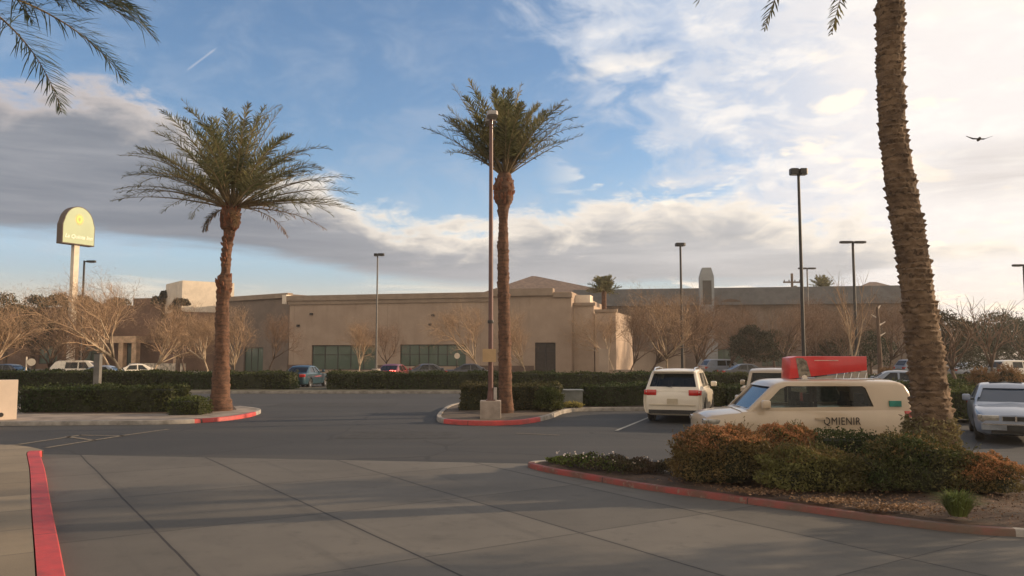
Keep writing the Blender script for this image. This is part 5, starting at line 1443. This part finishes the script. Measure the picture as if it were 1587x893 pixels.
def car(label, loc, rz, paint, L=4.6, W=1.8, H=1.5, belt=.95, hood=(.70, .88), gh=(1.15, 1.95, 3.9, 4.45), wt=.80, wins=None, wb=(.85, 3.5), wr=.33, sill=.20,
        boot=None, glass=None, name='car', cat='car', rear_win=True, group=None, roofz=None, nose=.10, mirrors=True, rails=False, ext=None, seats=True, tail=None, heads=None, plate=True, bumper_m=None, tailcurve=0.0, cab_round=.055, rear_h=None):
    """x runs back from the nose (0) to the tail (L); y across; gh = windshield foot, roof front, roof rear, rear glass foot"""
    t = thing(name, label, cat, loc, rz, group)
    C = Matrix.Translation((-L / 2, 0, 0)); hw = W / 2
    x0, x1, x2, x3 = gh
    bh = boot if boot else belt
    rz_ = rear_h if rear_h else bh
    st = [(0.0, .34, hood[0] - .16, hw * .74), (.05, .24, hood[0] - .05, hw * .84), (nose + .06, .20, hood[0], hw * .90), (.38, sill, hood[0] + (hood[1] - hood[0]) * .45, hw * .97), (.7, sill, hood[0] + (hood[1] - hood[0]) * .8, hw), (x0 - .05, sill, hood[1], hw), (x0 + .25, sill, belt, hw), ((x1 + x2) / 2, sill, belt + .01, hw), (x3 - .35, sill, belt + .02, hw), (x3 - .02, sill, bh, hw * .995)]
    if L - x3 > .35: st += [(L - .30, sill + .02, bh - .01, hw * .97)]
    st += [(L - .10, .24, rz_ - .02, hw * .93), (L - .02, .27, rz_ - .10, hw * .87), (L, .34, rz_ - .22, hw * .82)]
    def sec(x_, zb_, zt_, w_):
        h = zt_ - zb_
        half = [(0, zb_), (w_ * .80, zb_), (w_ * .94, zb_ + .06), (w_ * .985, zb_ + h * .28), (w_, zb_ + h * .52), (w_ * .99, zb_ + h * .76), (w_ * .965, zt_ - .06), (w_ * .93, zt_ - .018), (w_ * .84, zt_), (0, zt_ + .03)]
        return [(x_, y_, z_) for y_, z_ in half] + [(x_, -y_, z_) for y_, z_ in half[-2:0:-1]]
    # refine stations smoothly
    fine = []
    for a, b in zip(st[:-1], st[1:]):
        n = max(1, int((b[0] - a[0]) / .16))
        for k in range(n):
            f_ = k / n; fine.append(tuple(a[i] + (b[i] - a[i]) * f_ for i in range(4)))
    fine.append(st[-1])
    bm_ = MB(); vs = []; fs = []
    for s_ in fine: vs += sec(*s_)
    k = 18
    for i in range(len(fine) - 1):
        for q in range(k): fs.append((i * k + q, i * k + (q + 1) % k, (i + 1) * k + (q + 1) % k, (i + 1) * k + q))
    fs += [tuple(range(k))[::-1], tuple(range((len(fine) - 1) * k, len(fine) * k))]
    bm_.add([C @ Vector(p) for p in vs], fs)
    B = tmp(bm_); Ct = MB()
    for wx in wb:
        for s_ in (-1, 1):
            Ct.lathe([(.001, -.16), (wr + .055, -.16), (wr + .055, .16), (.001, .16)], 28, C @ Matrix.Translation((wx, s_ * (hw - .12), wr)) @ Matrix.Rotation(PI / 2, 4, 'X'))
    CT = tmp(Ct)
    me = bake(B, [('BOOLEAN', dict(operation='DIFFERENCE', object=CT, solver='EXACT'))])
    kill(B, CT)
    if len(me.polygons) < 20: raise RuntimeError('body boolean')
    body_ = obj('body', me, paint, t, smooth=38)
    # wheel wells and underbody
    wl = MB().box(wb[0] + .45, wb[1] - .45, -hw * .7, hw * .7, .15, .30, C)
    obj('underbody', wl, M_BLK, t)
    # ---- cabin
    zr = roofz or H - .04
    mid = (x1 + x2) / 2
    def cabhull(ins, crown=.035):
        """ins: inset for the hollow"""
        zb_ = belt - .10 + (0.115 if ins else 0)
        def wz(z_): f_ = (z_ - belt) / (zr - belt); return (hw * .925) * (1 - f_) + hw * wt * f_ - ins
        prof = [(x0 + ins * 1.4 - (0 if ins else .04), zb_), (x1 + ins, zr - ins - .04), (x1 + .18 + ins, zr - ins), (mid, zr + .02 - ins), (x2 - .15 - ins, zr - ins), (x2 - ins, zr - .05 - ins)]
        if tailcurve: prof.append(((x2 + x3) / 2 + tailcurve - ins, (zr + belt) / 2 + .05))
        prof += [(x3 - ins * 1.2, max(zb_, belt + .001)), (x3 - ins * 1.2, zb_ - (0 if ins else 0.02))]
        vs = []; n = len(prof); ys = (-1, -.55, 0, .55, 1)
        for j, yy in enumerate(ys):
            for (x_, z_) in prof: vs.append(C @ Vector((x_, wz(z_) * yy, z_ + crown * (1 - yy * yy) * max(0, min(1, (z_ - belt) / (zr - belt))))))
        fs = [(tuple(range(n))), tuple(range(4 * n, 5 * n))[::-1]]
        for j in range(4):
            for i in range(n): fs.append((j * n + i, j * n + (i + 1) % n, (j + 1) * n + (i + 1) % n, (j + 1) * n + i))
        return MB().add(vs, fs)
    def wz(z_): f_ = (z_ - belt) / (zr - belt); return (hw * .925) * (1 - f_) + hw * wt * f_
    o1 = tmp(cabhull(0)); me = bake(o1, [('BEVEL', dict(width=cab_round, segments=3, limit_method='ANGLE', angle_limit=R(25)))]); kill(o1)
    o1 = tmp(me); o2 = tmp(cabhull(.055))
    cut = MB()
    for w_ in wins:
        cut.prism(w_, -hw - .2, hw + .2, C @ Matrix(((1, 0, 0, 0), (0, 0, 1, 0), (0, 1, 0, 0), (0, 0, 0, 1))))
    zt_ = zr - .10
    def ws(front=True):
        if front: xa, xb = x0, x1
        else: xa, xb = x3, x2
        return xa, xb
    YZ = Matrix(((0, 0, 1, 0), (1, 0, 0, 0), (0, 1, 0, 0), (0, 0, 0, 1)))
    zlo = belt + .035
    ysw = lambda z_: wz(z_) - .10
    cut.prism([(-ysw(zlo), zlo), (ysw(zlo), zlo), (ysw(zt_), zt_), (-ysw(zt_), zt_)], x0 - .5, x0 + (x1 - x0) * 1.0 + .05, C @ YZ)
    rlo = belt + (.10 if not boot else .05)
    if rear_win: cut.prism([(-ysw(rlo), rlo), (ysw(rlo), rlo), (ysw(zt_), zt_), (-ysw(zt_), zt_)], max(x2 - .25, x2 - .05), x3 + .5, C @ YZ)
    o3 = tmp(cut)
    me = bake(o1, [('BOOLEAN', dict(operation='DIFFERENCE', object=o2, solver='EXACT')), ('BOOLEAN', dict(operation='DIFFERENCE', object=o3, solver='EXACT', use_self=True))])
    kill(o1, o2, o3)
    cabin = obj('cabin', me, paint, t, smooth=38)
    gm = glass or M_CGL
    for w_ in wins:
        for s_ in (-1, 1):
            cx_ = sum(p[0] for p in w_) / len(w_); cz_ = sum(p[1] for p in w_) / len(w_)
            pts = [(cx_ + (p[0] - cx_) * 1.03, cz_ + (p[1] - cz_) * 1.06) for p in w_]
            obj('side_window', MB().add([C @ Vector((p[0], s_ * (wz(p[1]) - .028), p[1])) for p in pts], [tuple(range(len(pts)))]), gm, t, fix=False)
    def xf(z_): return x0 + (x1 - x0) * (z_ - belt + .1) / (zr - belt + .06) + .035
    def xr(z_): return x3 + (x2 - x3) * (z_ - belt) / (zr - belt) - .045
    for nm, fx, lo in (('windshield', xf, zlo), ('rear_window', xr, rlo)):
        if nm == 'rear_window' and not rear_win: continue
        zs = [lo - .02, (lo + zt_) / 2, zt_ + .02]; vs = []; n = 7
        for z_ in zs:
            for j in range(n):
                f_ = -1 + 2 * j / (n - 1); vs.append(C @ Vector((fx(z_) + (tailcurve * .8 if nm == 'rear_window' and z_ == zs[1] else 0), f_ * (ysw(z_) + .02), z_ + .035 * (1 - f_ * f_) * (z_ - belt) / (zr - belt) * .5)))
        fs = [(a * n + j, a * n + j + 1, (a + 1) * n + j + 1, (a + 1) * n + j) for a in range(2) for j in range(n - 1)]
        obj(nm, MB().add(vs, fs), M_CGLB if nm == 'windshield' else (glass or M_CGLD), t, fix=False, smooth=60)
    # wheels
    for wx in wb:
        for s_ in (-1, 1):
            wh = bpy.data.objects.new('wheel', None); COL.objects.link(wh); wh.parent = t
            M = C @ Matrix.Translation((wx, s_ * (hw - .13), wr)) @ Matrix.Rotation(-s_ * PI / 2, 4, 'X')
            ty = obj('tyre', MB().lathe([(wr * .62, -.10), (wr * .93, -.105), (wr, -.07), (wr, .07), (wr * .93, .105), (wr * .62, .10)], 28, M, True), M_TYRE, wh, smooth=40)
            rm = MB().lathe([(wr * .62, -.08), (wr * .64, .085), (wr * .56, .06), (wr * .50, -.02), (.05, .0), (.001, .0)], 24, M)
            for k_ in range(6):
                a = 2 * PI * k_ / 6
                rm.box(.02, wr * .60, -.03, .03, .0, .055, M @ Matrix.Rotation(a, 4, 'Z'))
            rm.lathe([(.06, .0), (.06, .07), (.001, .075)], 12, M)
            obj('rim', rm, M_RIM, wh)
    if seats:
        for sx, n_ in ((mid - .55, 2), (mid + .45, 2)):
            for s_ in (-1, 1):
                obj('seat', MB().box(sx, sx + .14, s_ * hw * .42 - .24, s_ * hw * .42 + .24, belt - .02, belt + .12, C).box(sx + .02, sx + .11, s_ * hw * .42 - .13, s_ * hw * .42 + .13, belt + .12, belt + .30, C), M_SEAT, t)
    # lamps
    tl = tail or (belt - .22, belt - .02, .30)
    for s_ in (-1, 1):
        zz0, zz1, ww = tl
        y_in = hw * .93 - ww
        pl = MB()
        a_, b_ = sorted((s_ * y_in, s_ * hw * .875))
        pl.box(L - .06, L + .012, a_, b_, zz0, zz1, C)
        a_, b_ = sorted((s_ * hw * .86, s_ * (hw * .965 + .006)))
        pl.box(L - .20, L - .045, a_, b_, zz0 + .01, zz1 - .01, C)
        o_ = tmp(pl); me = bake(o_, [('BEVEL', dict(width=.02, segments=2))]); kill(o_)
        obj('taillight', me, M_TAIL, t, smooth=40)
        hd = heads or (hood[0] - .16, hood[0] - .03, .36)
        pl = MB(); a_, b_ = sorted((s_ * (hw * .88 - hd[2]), s_ * hw * .82)); pl.box(-.012, .14, a_, b_, hd[0], hd[1], C)
        a_, b_ = sorted((s_ * hw * .80, s_ * (hw * .905 + .01))); pl.box(.06, .30, a_, b_, hd[0] + .01, hd[1] + .005, C)
        o_ = tmp(pl); me = bake(o_, [('BEVEL', dict(width=.02, segments=2))]); kill(o_)
        obj('headlight', me, M_HEAD, t, smooth=40)
        if mirrors:
            mr = tmp(MB().box(x0 + .28, x0 + .44, s_ * (hw + .02) - .02, s_ * (hw + .02) + s_ * .17 + .0, belt + .03, belt + .20, C)); me = bake(mr, [('BEVEL', dict(width=.04, segments=3))]); kill(mr)
            mo_ = obj('mirror', me, paint, t, smooth=40)
            a_, b_ = sorted((s_ * hw * .90, s_ * (hw + .05)))
            obj('mirror_arm', MB().box(x0 + .33, x0 + .39, a_, b_, belt + .05, belt + .09, C), M_BLK, mo_)
    if bumper_m:
        for xx in ((-.03, .10), (L - .10, L + .04)):
            o_ = tmp(MB().box(xx[0], xx[1], -hw * .80, hw * .80, .30, .48, C)); me = bake(o_, [('BEVEL', dict(width=.03, segments=2))]); kill(o_)
            obj('bumper', me, bumper_m, t, smooth=40)
    if plate: obj('license_plate', MB().box(L + .004, L + .02, -.17, .17, belt - .44, belt - .27, C), M_PLT, t)
    if rails:
        for s_ in (-1, 1):
            yy = s_ * (hw * wt - .07)
            obj('roof_rail', MB().tube([C @ Vector(p) for p in ((x1 + .25, yy, zr - .02), (x1 + .35, yy, zr + .07), (mid, yy, zr + .085), (x2 - .25, yy, zr + .07), (x2 - .1, yy, zr - .02))], .022, 7), rails if not isinstance(rails, bool) else M_CHR, t, smooth=60)
    if ext: ext(t, C, hw, body_)
    return t

P_CREAM = paintmat('cream_car_paint', (.56, .44, .31))
P_WHITE = paintmat('white_car_paint', (.76, .68, .56))
P_BEIGE = paintmat('beige_car_paint', (.42, .34, .25))
P_SILV = paintmat('silver_blue_car_paint', (.19, .23, .31), .3)
P_TEAL = paintmat('teal_car_paint', (.015, .05, .07))
P_RED = paintmat('dark_red_car_paint', (.22, .02, .02))
P_DARK = paintmat('black_car_paint', (.03, .03, .035))
P_NAVY = paintmat('navy_car_paint', (.05, .07, .13))
P_GREY = paintmat('grey_car_paint', (.22, .25, .30))

# --- boxy cream delivery car with the red roof box
def seam(t, pts, C, hw, nm='door_seam', wd=.020, off=.005):
    mb = MB()
    for a, b in zip(pts[:-1], pts[1:]):
        a, b = Vector(a), Vector(b); d = (b - a).normalized(); n_ = Vector((-d.y, d.x)) * wd / 2
        def yy(p): return hw * (1.0 if p.y < .80 else 1 - (p.y - .80) * .22) + off
        for s_ in (-1, 1):
            mb.add([C @ Vector((q.x, s_ * yy(q), q.y)) for q in (a - n_, b - n_, b + n_, a + n_)], [(0, 1, 2, 3)])
    return obj(nm, mb, M_MULL, t, fix=False)
def box_car_ext(t, C, hw, body_):
    # nose points to -x in the world: the side facing the camera is local +y after rotation by ~0
    seam(t, [(1.31, .32), (1.29, .95)], C, hw); seam(t, [(2.35, .32), (2.35, .98)], C, hw); seam(t, [(2.91, .75), (2.83, 1.0)], C, hw)
    seam(t, [(2.0, 1.03), (3.80, 1.01)], C, hw, 'side_crease', .02)
    for s_ in (-1, 1):
        for hx in (2.06,):
            a_, b_ = sorted((s_ * (hw - .01), s_ * (hw + .035)))
            obj('door_handle', MB().box(hx, hx + .18, a_, b_, .95, .985, C), P_CREAM, t)
    me = text_mesh('QMIENIR', .20, depth=.003, bold=0.0, space=1.12)
    me.transform(C @ Matrix(((.80, 0, 0, 2.55), (0, 0, -1, -hw - .012), (0, 1, 0, .915), (0, 0, 0, 1))))
    obj('lettering', me, mat('black_vinyl', (.02, .015, .012), .6), t, fix=False)
    obj('sticker', MB().box(3.48, 3.70, -hw * .925 + .03, -hw * .925 + .016 - .045, 1.19, 1.30, C), mat('teal_sticker', (.02, .22, .17), .5), t)
    for s_ in (-1, 1):
        for px_ in (1.99, 2.07):
            a_, b_ = sorted((s_ * hw * .875, s_ * hw * .885)); obj('door_pillar', MB().box(px_, px_ + .06, a_, b_, 1.18, 1.57, C), M_BLK, t)
    obj('rear_bumper', MB().box(3.93, 4.01, -hw * .78, hw * .78, .35, .52, C), P_CREAM, t)
BCY = 15.35
bc = car('cream boxy hatchback with black side lettering and a red box on its roof', (XA(1243, BCY) + .155, BCY + .85, .004), R(-1), P_CREAM, L=3.95, W=1.70, H=1.70, belt=1.12, hood=(1.02, 1.10), gh=(.74, 1.34, 3.80, 3.93), wt=.90,
         wins=[[(1.08, 1.165), (3.19, 1.19), (3.05, 1.54), (2.99, 1.575), (1.56, 1.575), (1.43, 1.52)]],
         wb=(.62, 3.22), wr=.31, sill=.22, name='delivery_car', cat='delivery car', tailcurve=.04, ext=box_car_ext, tail=(.80, 1.12, .16), heads=(.84, .94, .26), cab_round=.07, plate=False, mirrors=True)
# red rooftop box : a thing resting on the roof
rbx = thing('rooftop_sign', 'red slanted rooftop advertising box strapped on the cream car', 'roof sign', (XA(1290, 15.9), 16.2, 1.67), R(-3))
M_REDB = mat('red_box_paint', (.62, .035, .035), .35, .06, 1.5, coat=.3)
def wpx(px): return (px - 1290) / F * 15.95
prof = [(wpx(1226), .03), (wpx(1343), .20), (wpx(1343), .475), (wpx(1238), .475), (wpx(1228), .44)]
o_ = tmp(MB().prism(prof, -.30, .30, Matrix(((1, 0, 0, 0), (0, 0, 1, 0), (0, 1, 0, 0), (0, 0, 0, 1))))); me = bake(o_, [('BEVEL', dict(width=.006, segments=2))]); kill(o_)
obj('box', me, M_REDB, rbx, smooth=40)
obj('strap', MB().prism([(wpx(1240), .06), (wpx(1258), .08), (wpx(1252), .38), (wpx(1246), .44), (wpx(1236), .44)], -.312, -.303, Matrix(((1, 0, 0, 0), (0, 0, 1, 0), (0, 1, 0, 0), (0, 0, 0, 1)))), mat('silver_band', (.24, .20, .15), .6, .3, 14), rbx)
obj('stripe', MB().box(wpx(1264), wpx(1300), -.307, -.303, .385, .40), mat('faded_white', (.75, .5, .42), .6), rbx)
obj('mount', MB().prism([(wpx(1262), .035), (wpx(1345), .035), (wpx(1345), .175), (wpx(1342), .175), (wpx(1270), .07)], -.26, -.22, Matrix(((1, 0, 0, 0), (0, 0, 1, 0), (0, 1, 0, 0), (0, 0, 0, 1)))), mat('alu_mount', (.42, .38, .33), .5, .1, metal=.4), rbx)
rk = MB()
for k in range(5): rk.tube([(wpx(1296 + 11 * k), -.27, .02), (wpx(1299 + 11 * k), -.27, .15)], .008, 5)
for yy in (-.42, .42): rk.tube([(wpx(1232), yy, .02), (wpx(1348), yy, .035)], .014, 6)
for xx in (1238, 1345): rk.tube([(wpx(xx), -.55, .01), (wpx(xx), .55, .01)], .018, 6)
obj('rack', rk, M_CHR, rbx, smooth=60)
obj('lamp', MB().lathe([(.001, 0), (.06, 0), (.05, .07), (.001, .09)], 10, Matrix.Translation((wpx(1247), -.36, .02))), M_WHITEP, rbx)
ant = obj('antenna', MB().tube([(wpx(1368), 0, -.02), (wpx(1368) + .02, 0, .30)], .006, 5), M_BLK, None)
ant.parent = bc; ant.matrix_parent_inverse = Matrix.Identity(4)
ant.location = Vector((1.55, 0, 1.68))

# --- white SUV seen from behind
def suv_ext(t, C, hw, body_):
    obj('spoiler', MB().box(4.12, 4.34, -hw * .70, hw * .70, 1.60, 1.635, C), P_WHITE, t)
    obj('lower_bumper', MB().box(4.50, 4.66, -hw * .80, hw * .80, .30, .42, C), M_BLK, t)
    obj('bumper_crease', MB().box(4.61, 4.635, -hw * .78, hw * .78, .56, .58, C), M_PLT, t)
    seam(t, [(1.5, .35), (1.45, .92)], C, hw); seam(t, [(2.6, .35), (2.6, .95)], C, hw); seam(t, [(3.55, .75), (3.5, .95)], C, hw)
    obj('wiper', MB().tube([C @ Vector(p) for p in ((4.555, .0, 1.12), (4.53, -.35, 1.17))], .008, 5), M_BLK, t)
suvw = dict(L=4.6, W=1.86, H=1.69, belt=1.04, hood=(.82, .98), gh=(1.25, 1.95, 4.15, 4.56), wt=.76,
            wins=[[(1.85, 1.10), (2.58, 1.10), (2.58, 1.55), (2.16, 1.55)], [(2.66, 1.10), (3.50, 1.10), (3.45, 1.55), (2.66, 1.55)]],
            wb=(.90, 3.62), wr=.36, sill=.27)
gS = G(1046, 657); hv_ = Vector((math.sin(R(19)), math.cos(R(19)), 0))
ctr = Vector((XA(1041, 25.6), 25.6, 0)) + hv_ * 2.3
car('white SUV parked with its rear to the camera, red tail lamps and tan plate', (ctr.x, ctr.y, .004), R(-90 - 19 + 180 - 180) , P_WHITE, **suvw, name='parked_suv', cat='SUV', rails=M_CHR, ext=suv_ext, tail=(.87, 1.05, .36), glass=M_CGLD)

# --- beige pickup
def pickup(label, loc, rz, paint):
    W = 1.85; hw = W / 2
    def ext(t, C, hw, body_):
        pass
    t = car(label, loc, rz, paint, L=5.2, W=W, H=1.72, belt=1.12, hood=(.92, 1.06), gh=(1.45, 2.05, 3.02, 3.20), wt=.80, boot=1.12,
            wins=[[(1.98, 1.18), (2.95, 1.18), (2.92, 1.58), (2.25, 1.58)]], wb=(.92, 4.2), wr=.37, sill=.32, name='pickup_truck', cat='pickup truck', tail=(.72, 1.08, .13), ext=None, glass=M_CGL, plate=True)
    C = Matrix.Translation((-2.6, 0, 0))
    b = MB()
    b.box(3.25, 5.20, -hw * .99, -hw * .90, 1.085, 1.19, C); b.box(3.25, 5.20, hw * .90, hw * .99, 1.085, 1.19, C); b.box(5.12, 5.205, -hw * .897, hw * .897, 1.0, 1.19, C)
    obj('bed_rail', b, paint, t)
    obj('bed_liner', MB().box(3.26, 5.11, -hw * .89, hw * .89, 1.10, 1.155, C), M_BLK, t)
    obj('bumper', MB().box(5.19, 5.33, -hw * .92, hw * .92, .42, .60, C), M_CHR, t)
    return t
pc = Vector((XA(1197, 23.6), 23.6, 0)) + hv_ * 2.6
pickup('beige pickup truck parked tail out between the white SUV and the cream delivery car', (pc.x, pc.y, .004), R(-109), P_BEIGE)

# --- silver-blue sedan facing the camera
def sedan_ext(t, C, hw, body_):
    g_ = MB()
    for s_ in (-1, 1):
        a_, b_ = sorted((s_ * .025, s_ * .27)); g_.box(-.03, .05, a_, b_, .565, .665, C)
    obj('grille', g_, M_BLK, t)
    cg = MB().box(-.045, .04, -.020, .020, .55, .68, C)
    for s_ in (-1, 1):
        a_, b_ = sorted((s_ * .272, s_ * .285)); cg.box(-.04, .04, a_, b_, .56, .67, C)
    obj('grille_trim', cg, M_CHR, t)
    obj('front_bumper', MB().box(-.075, .06, -hw * .84, hw * .84, .34, .49, C), mat('bumper_grey', (.24, .26, .29), .5), t)
    obj('bumper_trim', MB().box(-.085, -.076, -hw * .80, hw * .80, .47, .495, C), M_CHR, t)
    obj('front_plate', MB().box(-.10, -.077, -.20, .20, .33, .465, C), M_BLK, t)
    obj('lower_grille', MB().box(-.02, .06, -hw * .6, hw * .6, .25, .335, C), M_BLK, t)
    obj('sunroof', MB().box(2.25, 2.85, -.38, .38, 1.425, 1.432, C), M_CGLD, t)
    for s_ in (-1, 1): obj('fog_lamp', MB().lathe([(.001, 0), (.05, 0), (.04, .02), (.001, .03)], 12, C @ Matrix.Translation((.03, s_ * hw * .80, .57)) @ Matrix.Rotation(-PI / 2, 4, 'Y')), M_HEAD, t)
sedw = dict(L=4.5, W=1.74, H=1.42, belt=.93, hood=(.72, .88), gh=(1.22, 2.02, 3.10, 3.90), wt=.70, boot=.96,
            wins=[[(1.85, .98), (2.52, .98), (2.52, 1.32), (2.22, 1.32)], [(2.60, .98), (3.35, .98), (3.10, 1.30), (2.60, 1.32)]], wb=(.85, 3.45), wr=.31, sill=.20)
sc_ = Vector((XA(1570, 19.6), 19.6, 0)) + Vector((math.sin(R(27)), math.cos(R(27)), 0)) * 2.25
car('silver-blue sedan facing the camera at the right edge with a split grille', (sc_.x, sc_.y, .004), R(90 - 27), P_SILV, **sedw, name='parked_sedan', cat='sedan', ext=sedan_ext, heads=(.56, .69, .42), glass=M_CGL, cab_round=.06)

# --- farther vehicles
def far(kind, px, Y, head, paint, label, **kw):
    d = dict(suvw if kind == 'suv' else sedw); d.update(kw)
    a = R(head)  # heading, degrees clockwise from straight away
    return car(label, (XA(px, Y), Y, .004), R(-90) - a, paint, **d, name='parked_suv' if kind == 'suv' else 'parked_sedan', cat='SUV' if kind == 'suv' else 'sedan', glass=M_CGLD, group='vehicles parked farther back', seats=False)
far('suv', 1238, 38.2, -72, P_NAVY, 'dark blue SUV with pale roof rails, partly hidden by the red roof box', rails=M_CHR)
far('sedan', 1378, 37.5, -70, P_GREY, 'grey sedan just left of the thick palm, behind the cream car roof')
far('sedan', 474, 53.0, 8, P_TEAL, 'teal hatchback in the gap of the long back hedge before the store')
rc = far('sedan', 612, 60, 12, P_RED, 'dark red car with both brake lamps lit before the store windows', tail=(.86, 1.0, .36))
for ch in rc.children:
    if ch.name.startswith('taillight'): ch.data.materials.clear(); ch.data.materials.append(emis('brake_glow', (1.0, .10, .08), 6.0))
far('sedan', 668, 62, 70, P_DARK, 'black sedan parked right of the red car with lit brake lamps')
far('sedan', 735, 62, 85, P_DARK, 'black sedan parked left of the brown pole with the tan plate')
far('suv', 133, 60, 75, P_WHITE, 'white SUV parked behind the back hedge, right of the tall sign pole')
far('sedan', 168, 53.5, 80, P_GREY, 'grey-blue sedan beside the short dark post, far left')
far('sedan', 219, 62, 60, P_WHITE, 'white sedan catching the sun at far left, right of the tall pale leafless tree')
far('sedan', 20, 60, 90, P_DARK, 'dark sedan at the far left behind the cream wall')
far('suv', 1125, 74, 80, P_GREY, 'grey-blue SUV far back by the long building window')
far('sedan', 1160, 62, 88, P_DARK, 'dark sedan farther back to the right of the white SUV')
far('suv', 1430, 72, 85, P_GREY, 'grey SUV far back behind the thick palm trunk')
far('sedan', 1505, 70, 80, P_GREY, 'pale grey sedan far back above the tan brush')
far('suv', 1580, 62, 84, P_WHITE, 'white SUV far back at the right edge beyond the silver sedan')

# ---------------------------------------------------------------- thin evening haze
hm = bpy.data.materials.new('haze'); hm.use_nodes = True
hn = hm.node_tree; hn.nodes.clear()
pv = hn.nodes.new('ShaderNodeVolumePrincipled'); pv.inputs['Color'].default_value = (.93, .86, .78, 1)
pv.inputs['Density'].default_value = 0.00055; pv.inputs['Anisotropy'].default_value = 0.35
ho = hn.nodes.new('ShaderNodeOutputMaterial'); hn.links.new(pv.outputs[0], ho.inputs['Volume'])
hz_o = obj('haze', MB().box(-1510, 1510, -305, 2505, -1.0, 34), hm)
hz_o['kind'] = 'stuff'
S.cycles.volume_bounces = 0
